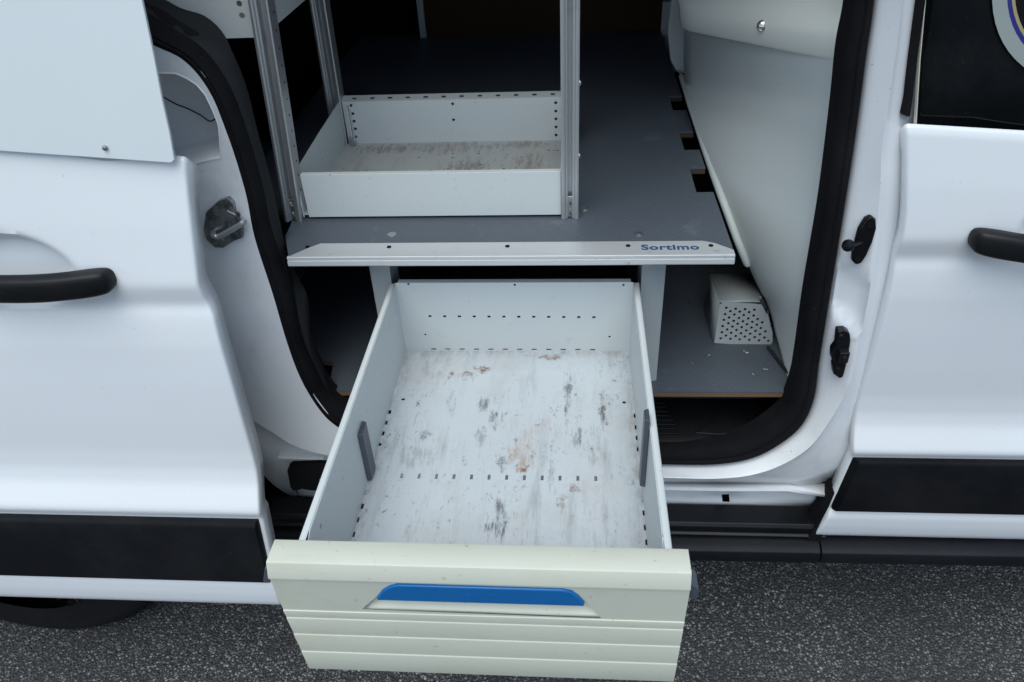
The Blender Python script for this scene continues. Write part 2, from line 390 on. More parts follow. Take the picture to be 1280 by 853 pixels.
# ------------------------------------------------------------ van: root and hidden shell
van = thing('van', (0, .85, 0), 'white panel van with its side sliding door open, showing racking and a drawer inside', 'van')
bm = new()
box(bm, -2.3, 2.2, .02, 1.72, 1.86, 1.92)                    # roof
box(bm, -2.3, -2.26, .05, 1.70, .35, 1.86)                   # tail end
box(bm, -2.26, 2.2, 1.68, 1.72, .35, 1.86)                   # far side
box(bm, -2.3, .9, .12, 1.68, .45, .50)                       # underfloor
obj('body_shell', bm, 'paint', van, .006)
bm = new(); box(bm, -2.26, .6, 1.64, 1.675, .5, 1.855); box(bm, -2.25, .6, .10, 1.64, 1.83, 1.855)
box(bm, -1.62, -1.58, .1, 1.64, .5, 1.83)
obj('interior_lining', bm, 'void', van, smooth=False)  # far walls coloured near black to carry the darkness of the bay
bm = new()                                                    # rear quarter, behind the open door
sheet(bm, [(-2.3,.34),(-1.62,.34),(-1.60,.50),(-1.52,.66),(-1.36,.78),(-1.15,.82),(-.94,.78),(-.80,.66),(-.70,.5),(-.62,.66),(-.62,1.86),(-2.3,1.86)], [],
      lambda u, v: (u, .035+.04*max(0, v-1.0), v), .08)
obj('quarter_panel', bm, 'paint', van, solid=.002)
bm = new(); box(bm, -.62, .5, .035, .10, 1.66, 1.86); obj('door_header', bm, 'jamb', van, .006)
# wheel arch and wheel
bm = new()
rows = []
for k in range(17):
    a = math.pi*k/16; rows.append([(-1.16+.42*math.cos(a), y, .33+.42*math.sin(a)) for y in (.04,.32)])
loft(bm, rows); obj('wheel_arch', bm, 'lining', van, solid=.004)
bm = new()
prof = [(.205,0),(.235,.008),(.275,.004),(.300,.012),(.318,.035),(.322,.06),(.322,.15),(.312,.19),(.27,.20),(.205,.195)]
rows = []
for k in range(64):
    a = 2*math.pi*k/64; rows.append([(-1.16+r*math.cos(a), -.03+y, .322+r*math.sin(a)) for r, y in prof])
rows.append(rows[0]); loft(bm, rows); whl = obj('wheel', bm, 'tyre', van)
bm = new()
for k in range(64):                                           # tread blocks
    a = 2*math.pi*(k+.5)/64; ca, sa = math.cos(a), math.sin(a)
    for y0, y1 in ((.055,.085),(.10,.13),(.145,.175)):
        c0 = Vector((-1.16+.3225*ca, (y0+y1)/2-.045, .322+.3225*sa)); tx = Vector((-sa, 0, ca)); nn = Vector((ca, 0, sa)); w = Vector((0,1,0))
        q = [c0+tx*sx*.012+w*sy*(y1-y0)/2 for sx, sy in ((-1,-1),(1,-1),(1,1),(-1,1))]
        loft(bm, [[p-nn*.002 for p in q], [p+nn*.005 for p in q]], True, True)
o = obj('tread', bm, 'tyre', whl)
bm = new()
for k in range(5):
    a = 2*math.pi*k/5; ca, sa = math.cos(a), math.sin(a); tx = Vector((-sa,0,ca)); nn = Vector((ca,0,sa)); c0 = Vector((-1.16,-.005,.322))
    loft(bm, [[c0+nn*.03-tx*.03, c0+nn*.03+tx*.03, c0+nn*.03+tx*.03+Vector((0,.02,0)), c0+nn*.03-tx*.03+Vector((0,.02,0))],
              [c0+nn*.205-tx*.04, c0+nn*.205+tx*.04, c0+nn*.205+tx*.04+Vector((0,.02,0)), c0+nn*.205-tx*.04+Vector((0,.02,0))]], True, True)
disc(bm, (-1.16,.02,.322), (0,-1,0), .045, .035, 24); disc(bm, (-1.16,.065,.322), (0,-1,0), .20, .01, 40)
obj('rim', bm, 'steel', whl)

# ------------------------------------------------------------ door opening surround
# seal edge S, crease M and outer edge E, running from the roof down the B pillar, round the corner and along the sill
YS, YM, YE = .055, .012, .050
S = [(0.329,0.055,1.56),(0.347,0.055,1.423),(0.361,0.055,1.304),(0.366,0.055,1.239),(0.371,0.055,1.184),(0.377,0.055,1.108),(0.383,0.055,1.018),(0.392,0.055,0.871),(0.399,0.055,0.754),(0.405,0.055,0.674),(0.396,0.055,0.617),(0.37,0.055,0.575),(0.326,0.055,0.538),(0.263,0.055,0.519),(0.172,0.055,0.517),(0.007,0.055,0.518),(-0.172,0.055,0.518),(-0.324,0.055,0.521)]
Mm = [(0.342,0.012,1.558),(0.364,0.012,1.427),(0.382,0.012,1.313),(0.389,0.012,1.259),(0.394,0.012,1.21),(0.403,0.012,1.126),(0.416,0.012,1.06),(0.435,0.012,0.923),(0.442,0.012,0.798),(0.442,0.012,0.722),(0.43,0.012,0.662),(0.407,0.012,0.595),(0.367,0.012,0.55),(0.318,0.012,0.523),(0.258,0.012,0.512),(0.174,0.012,0.512),(0.007,0.012,0.512),(-0.168,0.012,0.512),(-0.317,0.012,0.513)][1:]
Mm = [[(0.339,0.012,1.558)][0]] + Mm
Mm = Mm[:len(S)]
E = [(0.387,0.05,1.557),(0.408,0.05,1.421),(0.428,0.05,1.303),(0.439,0.05,1.239),(0.449,0.05,1.184),(0.469,0.05,1.109),(0.49,0.05,1.019),(0.51,0.05,0.874),(0.517,0.05,0.758),(0.524,0.05,0.679),(0.528,0.05,0.586),(0.518,0.05,0.507),(0.48,0.05,0.449),(0.435,0.05,0.459),(0.398,0.05,0.46),(0.282,0.05,0.462),(0.182,0.05,0.459),(0.007,0.05,0.457),(-0.176,0.05,0.457)]
E = [E[0],E[1],E[2],E[3],E[4],E[5],E[6],E[7],E[8],E[9],E[10],E[11],E[13],E[14],E[15],E[16],E[17],E[18]]
Sc, Mc, Ec = catmull(S, 14), catmull(Mm, 14), catmull(E, 14)
rows = []
for s_, m_, e_ in zip(Sc, Mc, Ec):
    s_, m_, e_ = Vector(s_), Vector(m_), Vector(e_); r = []
    for k, (u, y) in enumerate(((0,.064),(.0,.054),(.03,.046),(.08,.040),(.16,.036),(.35,.030),(.6,.0225),(.85,.0150),(.95,.012),(1.0,.013))):
        p = s_.lerp(m_, u); p.y = y
        # stamped step across the pillar between striker and bracket
        zc = p.z - (.905+.35*(u-.5)*(m_.x-s_.x)*-1)
        if s_.x > .2 and .1 < u < .93:
            (xa, _, za), (xb, _, zb_) = [(0.383,0.018,0.874),(0.446,0.018,0.828)]; (xc, _, zc1), (xd, _, zd) = [(0.382,0.018,0.956),(0.423,0.018,0.931)]
            l1 = za+(zb_-za)*(p.x-xa)/(xb-xa); l2 = zc1+(zd-zc1)*(p.x-xc)/(xd-xc)
            if p.z < l1: p.y -= .006*min(1, (l1-p.z)/.005)*max(0, 1-(l1-p.z)/.12)
            elif p.z < l2: p.y += .0075*min(1, (p.z-l1)/.003)*min(1, (l2-p.z)/.012)
        r.append(p)
    for u, y in ((.06,.017),(.15,.021),(.4,.030),(.7,.040),(1.0,.050)):
        p = m_.lerp(e_, u); p.y = y; r.append(p)
    rows.append(r)
bm = new(); loft(bm, rows); obj('pillar_and_sill_surround', bm, 'jamb', van, solid=.0015, ang=60)

# folded lip under the sill surround
bm = new()
up_ = [(-0.489,0.05,0.456),(0.182,0.05,0.459),(0.282,0.05,0.459),(0.399,0.05,0.46),(0.486,0.05,0.46)]; lo_ = [(-0.486,0.036,0.453),(0.181,0.036,0.457),(0.28,0.036,0.457),(0.395,0.036,0.46),(0.477,0.036,0.443)]
loft(bm, [[(p[0], .052, p[2]+.003) for p in up_], [(q[0], .036, q[2]+.006) for q in lo_], [(q[0], .034, q[2]) for q in lo_], [(q[0], .050, q[2]-.001) for q in lo_]])
obj('sill_lip', bm, 'jamb', van, solid=.001)
# channel of the lower door rail
bm = new()
cz = .434
hole = [(0.287,0.064,0.407),(0.301,0.064,0.408),(0.305,0.064,0.385),(0.291,0.064,0.385)]
sheet(bm, [(-.46,.375),(.475,.375),(.475,.475),(-.46,.475)], [[(p[0], p[2]) for p in hole]], lambda u, v: (u, .074-.15*max(0, v-.44), v), .06)
obj('sill_channel', bm, 'jamb', van, solid=.002)
bm = new(); box(bm, -.47, .49, .095, .12, .34, .48); obj('channel_backing', bm, 'void', van)
# black step cover with its long ridge
bm = new()
p_ = [(.0635,.388),(.020,.386),(.014,.380),(.018,.362),(.012,.358),(.022,.346),(.030,.333),(.0635,.333)]
rows = []
x1 = .478
for x, dz in ((-.60,0),(x1-.012,0),(x1,-.008)): rows.append([(x, y, z+ (dz if z > .37 else 0)) for y, z in p_])
loft(bm, rows, True, True); obj('sill_cover', bm, 'black', van, .002)
# rocker trim, two lengths with a joint
for a, b in ((-.60, .4655), (.4672, 2.2)):
    bm = new(); pr = [(.06,.346),(.002,.345),(-.010,.338),(-.013,.322),(-.006,.304),(.02,.297),(.06,.297)]
    loft(bm, [[(x, y, z+ .010*(x-.2)) for y, z in pr] for x in (a, b)], True, True); obj('rocker_trim', bm, 'rocker', van, .002)
bm = new(); box(bm, -2.2, 2.2, .07, 1.6, .24, .33); obj('underbody', bm, 'void', van)
# small black end cap between channel and front door
bm = new(); q = [(0.466,0.03,0.481),(0.485,0.03,0.482),(0.475,0.03,0.4),(0.465,0.03,0.328),(0.437,0.03,0.332),(0.459,0.03,0.41)]
prism(bm, [(p[0], p[2]) for p in q], 'y', .012, .062); obj('sill_end_cap', bm, 'rubber', van, .002)

# ------------------------------------------------------------ rubber door seal: right, bottom, then left
So = [(0.329,0.055,1.56),(0.347,0.055,1.423),(0.362,0.055,1.304),(0.367,0.055,1.239),(0.372,0.055,1.184),(0.378,0.055,1.108),(0.384,0.055,1.018),(0.393,0.055,0.871),(0.4,0.055,0.754),(0.406,0.055,0.674),(0.397,0.055,0.617),(0.371,0.055,0.575),(0.328,0.055,0.538),(0.264,0.055,0.519),(0.174,0.055,0.517),(0.007,0.055,0.518),(-0.172,0.055,0.522),(-0.292,0.055,0.533),(-0.379,0.055,0.56),(-0.429,0.055,0.601),(-0.453,0.055,0.643),(-0.473,0.055,0.713),(-0.48,0.055,0.795),(-0.484,0.055,0.899),(-0.487,0.055,0.994),(-0.482,0.055,1.063),(-0.483,0.055,1.123),(-0.487,0.055,1.17),(-0.492,0.055,1.209),(-0.503,0.055,1.238),(-0.52,0.055,1.259),(-0.546,0.055,1.272),(-0.579,0.055,1.286),(-0.626,0.055,1.308),(-0.684,0.055,1.354),(-0.75,0.055,1.42)]
Si = [(0.309,0.055,1.561),(0.325,0.055,1.424),(0.337,0.055,1.305),(0.338,0.055,1.247),(0.344,0.055,1.184),(0.35,0.055,1.109),(0.356,0.055,1.018),(0.361,0.055,0.871),(0.368,0.055,0.754),(0.369,0.055,0.698),(0.361,0.055,0.641),(0.338,0.055,0.605),(0.305,0.055,0.574),(0.259,0.055,0.559),(0.171,0.055,0.553),(0.007,0.055,0.554),(-0.169,0.055,0.559),(-0.273,0.055,0.57),(-0.351,0.055,0.596),(-0.408,0.055,0.638),(-0.434,0.055,0.677),(-0.446,0.055,0.73),(-0.455,0.055,0.795),(-0.452,0.055,0.891),(-0.461,0.055,0.997),(-0.458,0.055,1.065),(-0.459,0.055,1.127),(-0.462,0.055,1.175),(-0.468,0.055,1.215),(-0.481,0.055,1.25),(-0.499,0.055,1.275),(-0.525,0.055,1.294),(-0.551,0.055,1.313),(-0.594,0.055,1.334),(-0.653,0.055,1.376),(-0.719,0.055,1.441)]
Ti = [(-0.32,0.075,0.578),(-0.359,0.075,0.617),(-0.433,0.075,0.655),(-0.443,0.075,0.719),(-0.448,0.075,0.789),(-0.439,0.075,0.859),(-0.456,0.075,0.931),(-0.455,0.075,0.992),(-0.453,0.075,1.057),(-0.454,0.075,1.108),(-0.455,0.075,1.16),(-0.455,0.075,1.205),(-0.462,0.075,1.246),(-0.483,0.075,1.271),(-0.515,0.075,1.283),(-0.544,0.075,1.301),(-0.586,0.075,1.325),(-0.646,0.075,1.368),(-0.714,0.075,1.434)]
assert len(So) == len(Si), (len(So), len(Si))
So, Si = catmull(So, 5), catmull(Si, 5); Ti = catmull(Ti, 5)
rows = []
for a, b in zip(So, Si):
    a, b = Vector(a), Vector(b)
    r = []
    for u, y in ((-.22,.068),(-.02,.064),(0,.050),(.08,.040),(.25,.032),(.45,.031),(.52,.034),(.60,.033),(.80,.037),(.95,.046),(1.0,.060),(1.0,.085)):
        p = a.lerp(b, u); p.y = y; r.append(p)
    rows.append(r)
bm = new(); loft(bm, rows); obj('door_seal', bm, 'rubber', van, ang=50)
# inner return behind the seal
rows = []
cx, cz_ = -.03, .95
for i, b in enumerate(Si):
    b = Vector(b); dx = Vector((cx-b.x, 0, cz_-b.z)).normalized()
    j = len(Ti)-(len(Si)-i)
    t_ = Vector(Ti[j]) if j >= 0 else Vector((b.x-dx.x*.022, .085, b.z-dx.z*.022))
    m_ = b.lerp(t_, .5)
    rows.append([(b.x-dx.x*.02, .068, b.z-dx.z*.02), (b.x, .056, b.z), (m_.x, .060, m_.z), (t_.x, .078, t_.z), (t_.x-dx.x*.035, .13, t_.z-dx.z*.035)])
bm = new(); loft(bm, rows); obj('aperture_trim', bm, 'lining', van, ang=60)

# ------------------------------------------------------------ C pillar on the left with its pocket
def ypil(u, v):
    y = .030
    return y + .010*max(0, (u+.50))/.05*.3
out = [(p[0], p[2]) for p in [(-0.438,0.034,1.438),(-0.515,0.034,1.441),(-0.594,0.034,1.278),(-0.685,0.034,1.123),(-0.658,0.034,0.949),(-0.645,0.034,0.776),(-0.603,0.034,0.669),(-0.583,0.034,0.63),(-0.544,0.034,0.589),(-0.516,0.034,0.561),(-0.461,0.034,0.537),(-0.365,0.034,0.525),(-0.29,0.034,0.516),(-0.286,0.034,0.553),(-0.371,0.034,0.58),(-0.421,0.034,0.62),(-0.443,0.034,0.662),(-0.464,0.034,0.73),(-0.47,0.034,0.81),(-0.474,0.034,0.912),(-0.477,0.034,1.006),(-0.472,0.034,1.073),(-0.474,0.034,1.132),(-0.477,0.034,1.178),(-0.482,0.034,1.216),(-0.492,0.034,1.244),(-0.509,0.034,1.265),(-0.534,0.034,1.278),(-0.558,0.034,1.287),(-0.615,0.034,1.308)]][3:-1]
pock = [(p[0], p[2]) for p in [(-0.561,0.034,1.243),(-0.545,0.034,1.243),(-0.528,0.034,1.242),(-0.516,0.034,1.236),(-0.504,0.034,1.227),(-0.496,0.034,1.213),(-0.492,0.034,1.193),(-0.49,0.034,1.176),(-0.49,0.034,1.169),(-0.499,0.034,1.125),(-0.525,0.034,1.12),(-0.547,0.034,1.114),(-0.589,0.034,1.104),(-0.62,0.034,1.102),(-0.611,0.034,1.181)]]
def yc(u, v):
    # rounds away towards the seal edge and towards the lower arch
    e = 0.
    return .034 + e
out = [(p[0], p[1]) for p in catmull([(a, b, 0) for a, b in out], 4)]
bm = new(); sheet(bm, out, [pock], lambda u, v: (u, yc(u, v), v))
obj('rear_pillar', bm, 'jamb', van, solid=.0015, bevel=.0007)
bm = new(); cxp = sum(p[0] for p in pock)/len(pock); czp = sum(p[1] for p in pock)/len(pock)
ring = lambda s, y: [(cxp+(p[0]-cxp)*s, y, czp+(p[1]-czp)*s) for p in pock]
loft(bm, [ring(1.05,.0320), ring(1.01,.0312), ring(.99,.036), ring(.965,.060), ring(.93,.100), ring(.90,.108)], True)
bm.faces.new([bm.verts.new(p) for p in ring(.90,.108)])
obj('pillar_pocket', bm, 'jamb', van, ang=50)
bm = new(); tube(bm, [(-0.59,0.098,1.19),(-0.576,0.098,1.18),(-0.559,0.098,1.172),(-0.544,0.098,1.163),(-0.532,0.098,1.153),(-0.522,0.098,1.156),(-0.517,0.098,1.15)], .0011, 6, 5)
obj('pocket_cable', bm, 'wire', van)
bm = new(); c_ = [(-0.515,0.066,1.169)][0]
sheet(bm, circ(c_[0], c_[2], .0042, 14, .013), [], lambda u, v: (u, .092, v)); obj('cable_grommet', bm, 'steel', van, solid=.003)
# raised rib running down the pillar
bm = new(); ra = catmull([(-0.503,0.034,1.076),(-0.512,0.034,0.991),(-0.512,0.034,0.904),(-0.506,0.034,0.802),(-0.489,0.034,0.711),(-0.458,0.034,0.633)], 6); rows = []
for p in ra: rows.append([(p.x-.010, .0335, p.z), (p.x-.004, .0325, p.z), (p.x+.004, .034, p.z+.001), (p.x+.014, .045, p.z+.004)])
loft(bm, rows); obj('pillar_rib', bm, 'jamb', van, ang=60)
# lower arch recess
bm = new(); rc = catmull([(-0.603,0.034,0.669),(-0.583,0.034,0.63),(-0.544,0.034,0.589),(-0.516,0.034,0.561),(-0.461,0.034,0.537),(-0.365,0.034,0.523)], 4)
loft(bm, [[(p.x+.001, .0375, p.z+.004) for p in rc], [(p.x, .039, p.z-.003) for p in rc], [(p.x-.004, .060, p.z-.012) for p in rc], [(p.x-.01, .066, p.z-.10) for p in rc], [(p.x-.01, .068, p.z-.22) for p in rc]])
obj('arch_recess', bm, 'jamb', van, solid=.0015)
bm = new()
h1 = [(p[0], p[2]) for p in [(-0.548,0.062,0.48),(-0.54,0.062,0.487),(-0.482,0.062,0.494),(-0.454,0.062,0.491),(-0.474,0.062,0.426),(-0.511,0.062,0.425),(-0.53,0.062,0.429),(-0.548,0.062,0.422),(-0.552,0.062,0.433)]]
prism(bm, h1, 'y', .046, .075); obj('rail_opening_shade', bm, 'void', van)  # solid near-black block painted as the dark inside of the opening
bm = new(); h2 = [(p[0], p[2]) for p in [(-0.63,0.05,0.336),(-0.602,0.05,0.349),(-0.566,0.05,0.357),(-0.536,0.05,0.367),(-0.457,0.05,0.37),(-0.48,0.05,0.234),(-0.656,0.05,0.228)]]
prism(bm, h2, 'y', .040, .085); obj('lower_rail_cover', bm, 'rubber', van, .003)
bm = new(); tube(bm, [(-0.544,0.055,0.431),(-0.547,0.055,0.395),(-0.547,0.055,0.352)], .0012, 6, 4); obj('rail_seam', bm, 'wire', van)
bm = new(); a_, b_ = [(-0.559,0.044,0.513),(-0.47,0.044,0.508)]; box(bm, a_[0], b_[0], .046, .064, a_[2]-.002, a_[2]+.001); obj('recess_fold', bm, 'jamb', van)

# door striker on the rear pillar
bm = new()
pl = [(p[0], p[2]) for p in [(-0.541,0.024,1.042),(-0.518,0.024,1.059),(-0.501,0.024,1.065),(-0.495,0.024,1.057),(-0.498,0.024,1.034),(-0.49,0.024,1.023),(-0.496,0.024,0.999),(-0.511,0.024,0.994),(-0.531,0.024,0.982),(-0.544,0.024,0.983),(-0.553,0.024,0.997),(-0.553,0.024,1.013)]]
prism(bm, pl, 'y', .024, .0335); st = obj('striker_plate', bm, 'steel', van, .0015)
bm = new(); q = [(-0.505,0.02,1.049),(-0.492,0.02,1.041),(-0.488,0.02,1.023),(-0.502,0.02,1.004),(-0.511,0.02,1.018)]; prism(bm, [(p[0], p[2]) for p in q], 'y', .0175, .0235); obj('striker_boss', bm, 'steel', st, .0015)
bm = new(); pp = [(-0.532,0.012,1.01),(-0.523,0.012,1.01),(-0.488,0.012,1.028)]; e0 = [(-0.54,0.026,1.009)][0]; e1 = [(-0.487,0.026,1.026)][0]
tube(bm, [e0, pp[0], pp[1], pp[2], (pp[2][0]+.004, .014, pp[2][2]+.003), e1], .0042, 10, 4); obj('striker_loop', bm, 'alu', st)
bm = new()
for q in [(-0.529,0.024,1.036),(-0.531,0.024,0.995),(-0.494,0.024,1.039)]:
    bm = new(); disc(bm, q, (0,-1,0), .0055, .003, 14); disc(bm, (q[0], q[1]-.003, q[2]), (0,-1,0), .0028, .0012, 6); obj('striker_screw', bm, 'steel', st)
# ball stud on its black oval plate, B pillar
bm = new(); c_ = [(0.406,0.012,0.992)][0]
out_ = [(c_[0]+x, c_[2]+z) for x, z in ((-.010,-.016),(-.008,-.030),(-.001,-.037),(.006,-.034),(.010,-.022),(.0135,0),(.014,.022),(.010,.036),(.003,.041),(-.004,.036),(-.009,.020))]
prism(bm, [(x, z) for x, z in out_], 'y', .010, .021); bp = obj('stud_plate', bm, 'gloss_black', van, .003, 3)
b_ = [(0.379,-0.01,0.999)][0]; b2 = [(0.404,0.012,0.992)][0]
bm = new(); tube(bm, [b2, b_], .0038, 10); dv = (Vector(b_)-Vector(b2)).normalized(); disc(bm, Vector(b_)-dv*.002, dv, .0088, .008, 16, 1); obj('ball_stud', bm, 'gloss_black', bp)
bm = new()
for dz in (-.026, .028):
    bm = new(); disc(bm, (c_[0]+.001+dz*.1, .011, c_[2]+dz), (0,-1,0), .0045, .003, 12); obj('plate_screw', bm, 'black', bp)
# contact bracket lower on the B pillar
bm = new(); c_ = [(0.415,0.012,0.797)][0]
q = [(p[0], p[2]) for p in [(0.401,0.012,0.841),(0.412,0.012,0.842),(0.42,0.012,0.837),(0.424,0.012,0.821),(0.426,0.012,0.798),(0.427,0.012,0.771),(0.427,0.012,0.752),(0.422,0.012,0.749),(0.411,0.012,0.758),(0.407,0.012,0.774),(0.408,0.012,0.782),(0.402,0.012,0.789),(0.4,0.012,0.804),(0.404,0.012,0.814)]]
prism(bm, q, 'y', .006, .022); cb = obj('contact_bracket', bm, 'gloss_black', van, .002)
bm = new(); box(bm, c_[0]-.007, c_[0]+.008, -.006, .008, c_[2]-.008, c_[2]+.012); disc(bm, (c_[0], -.004, c_[2]+.004), (0,-1,0), .004, .006, 12)
obj('contact_block', bm, 'black', cb, .0015)
bm = new()
for px in [(0.407,0.006,0.833),(0.415,0.006,0.77)]:
    bm = new(); disc(bm, px, (0,-1,0), .0042, .003, 12, 1); obj('bracket_screw', bm, 'black', cb)

# ------------------------------------------------------------ doors
PROF = [(.355,.022),(.364,.014),(.372,.0095),(.40,.004),(.430,.001),(.445,.006),(.577,.0085),(.588,.0012),(.593,.0004),(.605,.0045),(.640,.0165),(.665,.0200),(.70,.0198),
        (.76,.0155),(.83,.0115),(.90,.0085),(.93,.0090),(.950,.0102),(.960,.0125),(.965,.0130),(.994,.0045),(1.0,.0035),(1.03,.005),(1.08,.008),(1.13,.0125),(1.161,.0155),(1.166,.0175),(1.170,.0225)]
# smooth the profile
def prof(z):
    w = [-.006,-.003,0,.003,.006]; return sum(interp(PROF, z+k) for k in w)/5 if z > .37 else interp(PROF, z)
def zs(a, b, st):
    n_ = int(round((b-a)/st)); return [a+(b-a)*i/n_ for i in range(n_+1)]
def belt(p, sgn):
    """the waist line climbs towards the rear of the van"""
    w = max(0, min(1, (p[2]-1.02)/.148)); w = w*w*(3-2*w)
    dz = (-.009-.082*(p[0]-.45)) if sgn > 0 else (.0045-.090*(p[0]+.50))
    return (p[0], p[1], p[2]+w*dz)
def cupf(q):
    q = max(0, min(1, q/.55)); return q*q*(3-2*q)
def door(name, edge, xs, sgn, tilt, cups, parent):
    """edge(z): x of the shut line; xs: distances in from it; sgn -1 = panel lies at smaller x"""
    rows = []
    for z in zs(.357, 1.168, .0055):
        xe = edge(z); r = []
        y0 = lambda x: prof(z)+tilt(z)+sum(dp*cupf(1-((x-cx)/rx)**2-((z-cz)/rz)**2) for cx, cz, rx, rz, dp in cups)
        for dx, dy in ((-.0005,.034),(-.001,.022),(-.003,.020),(-.0030,.012),(-.0026,.004),(-.0012,.0010),(.0010,.0)):
            r.append((xe+sgn*dx, y0(xe+sgn*dx)+dy, z-max(0, z-1.12)*.75*dy/.034))
        for dx in xs: r.append((xe+sgn*dx, y0(xe+sgn*dx), z))
        rows.append([belt(p, sgn) for p in r])
    bm = new(); loft(bm, rows); return obj(name, bm, 'paint', parent, solid=.0012, ang=50)
xs = [.004,.008]+[.014+.0065*i for i in range(62)]+[.5,.7,1.0,1.35]
ER = [(0.457,0.0,0.367),(0.468,0.0,0.445),(0.479,0.0,0.576),(0.475,0.0,0.605),(0.47,0.0,0.673),(0.468,0.0,0.77),(0.465,0.0,0.858),(0.462,0.0,0.934),(0.458,0.0,0.984),(0.457,0.0,1.008),(0.453,0.0,1.039),(0.441,0.0,1.103),(0.428,0.0,1.167)]
ER = [(p[2], p[0]) for p in ER]
edR = lambda z: interp(ER, z)
front = door('front_door', edR, xs, 1, lambda z: 0, [(.70,1.015,.095,.055,.024)], van)
front['label'] = 'closed front door with black window and black handle'
TL = lambda z: -.17+.112*(z-.5)
edL_tab = [(.357,-.520),(.47,-.5135),(.587,-.510),(.66,-.506),(.822,-.505),(.945,-.506),(.972,-.512),(.999,-.513),(1.064,-.505),(1.168,-.493)]
edL = lambda z: interp(edL_tab, z)
slide = door('sliding_door', edL, [v*1.1 for v in xs], -1, TL, [(-.775,1.017,.098,.054,.030)], van)
slide['label'] = 'opened sliding door with white infill instead of glass'

# black side mouldings with bevelled ends
def moulding(parent, poly_top_x, poly_bot_x, xfar, zt, zb, off, bv=.008):
    bm = new(); sgn = 1 if xfar > poly_top_x else -1
    y = lambda z: off(z)
    sec = [(zt, y(zt)+.004), (zt-.001, y(zt)-.006), (zt-.010, y(zt-.01)-.0105), (zb+.006, y(zb)-.0105), (zb, y(zb)-.005), (zb, y(zb)+.004)]
    def xat(z): u = (z-zb)/(zt-zb); return poly_bot_x+(poly_top_x-poly_bot_x)*u
    rows = [[(xat(z)+sgn*.0, y(z)+.003, z) for z, yy in sec], [(xat(z)+sgn*bv, yy, z) for z, yy in sec], [(xfar, yy, z) for z, yy in sec]]
    loft(bm, rows, True, True); return obj('side_moulding', bm, 'gloss_black', parent, .0012)
moulding(front, .4795, .466, 1.9, .5755, .4465, lambda z: .005)
moulding(slide, -.5150, -.5170, -2.0, .5745, .437, lambda z: .005+TL(z), .003)

# handles
def handle(parent, xtip, sgn, y0, z0):
    """pull bar starting at its rounded tip"""
    L_ = [(0,.006,.006,.012),(.003,.0135,.012,.010),(.010,.0185,.015,.007),(.03,.0205,.016,.002),(.06,.0205,.0155,-.004),(.10,.021,.0145,-.008),(.15,.021,.014,-.009),(.19,.020,.015,-.006),(.225,.017,.015,0),(.24,.010,.010,.006)]
    rows = []
    for dx, hz, hy, oy in L_:
        zc = z0 - (.003 if sgn < 0 else .011)*min(1, dx/.10); hz *= .9
        rows.append([(xtip+sgn*dx, y0+oy-.012+hy*.9*(abs(math.cos(a))**.55)*(1 if math.cos(a) > 0 else -1), zc+hz*(abs(math.sin(a))**.55)*(1 if math.sin(a) > 0 else -1)) for a in [2*math.pi*k/20 for k in range(20)]])
    rows = [catmull([r[j] for r in rows], 3) for j in range(20)]
    rows = list(map(list, zip(*rows)))
    bm = new(); loft(bm, rows, True, True); return obj('handle', bm, 'black', parent, ang=60)
handle(front, .541, 1, -.004, 1.006)
handle(slide, -.624, -1, TL(1.0)+.0, 1.014)

# white infill board of the sliding door window with bolts
PB = (0,-.088,1.168); nb = (0,1,-.17)
bd = [(-0.497,-0.088,1.169),(-0.496,-0.081,1.207),(-0.496,-0.075,1.247),(-0.494,-0.067,1.292),(-0.493,-0.056,1.354),(-0.494,-0.039,1.457),(-0.494,-0.023,1.549),(-0.955,-0.02,1.569),(-1.154,-0.079,1.22),(-0.727,-0.085,1.188)]
def fy(u, v): return (u, -.088+.17*(v-1.168), v)
pts = [(p[0], p[2]) for p in bd]
pts = [(pts[0][0]-.006, pts[0][1]+.0005), (pts[0][0]-.001, pts[0][1]+.004)] + pts[1:]
bm = new(); sheet(bm, pts, [], fy, .12); ib = obj('window_infill_board', bm, 'panel_board', slide, solid=.005, bevel=.0012, ang=30, off=1)
for px in [(-0.583,-0.088,1.191)]:
    bm = new(); disc(bm, (px[0], px[1]-.002, px[2]), (0,-1,0), .0032, .004, 12, 1); obj('bolt', bm, 'steel', ib)
bm = new()
sheet(bm, [(-1.95,1.170),(-.505,1.170),(-.515,1.25),(-.535,1.45),(-.56,1.66),(-1.95,1.66)], [], lambda u, v: (u, -.0815+.17*(v-1.168), v), .2)
obj('door_frame', bm, 'paint', slide, solid=.01)

# front door glass, bead, weatherstrip and round sticker
yg = lambda z: .026+.10*(z-1.165)
gl = [(p[0], p[2]) for p in [(0.44,0.028,1.158),(0.427,0.028,1.238),(0.418,0.028,1.307)]] 
gtop = (gl[2][0]+.035, 1.68)
bm = new(); sheet(bm, [(gl[0][0], gl[0][1]-.012), (1.2, 1.060), (1.2,1.68), gtop, gl[2], gl[1]], [], lambda u, v: (u, yg(v), v), .1); win = obj('window', bm, 'glass', front, solid=.004)
bm = new()
for a, b in zip([gl[0], gl[1], gl[2]], [gl[1], gl[2], gtop]):
    loft(bm, [[(a[0]-.0025, yg(a[1])-.001, a[1]), (a[0]-.0010, yg(a[1])-.005, a[1]), (a[0]+.0004, yg(a[1])-.004, a[1])], [(b[0]-.0025, yg(b[1])-.001, b[1]), (b[0]-.0010, yg(b[1])-.005, b[1]), (b[0]+.0004, yg(b[1])-.004, b[1])]])
obj('window_bead', bm, 'seam', front)
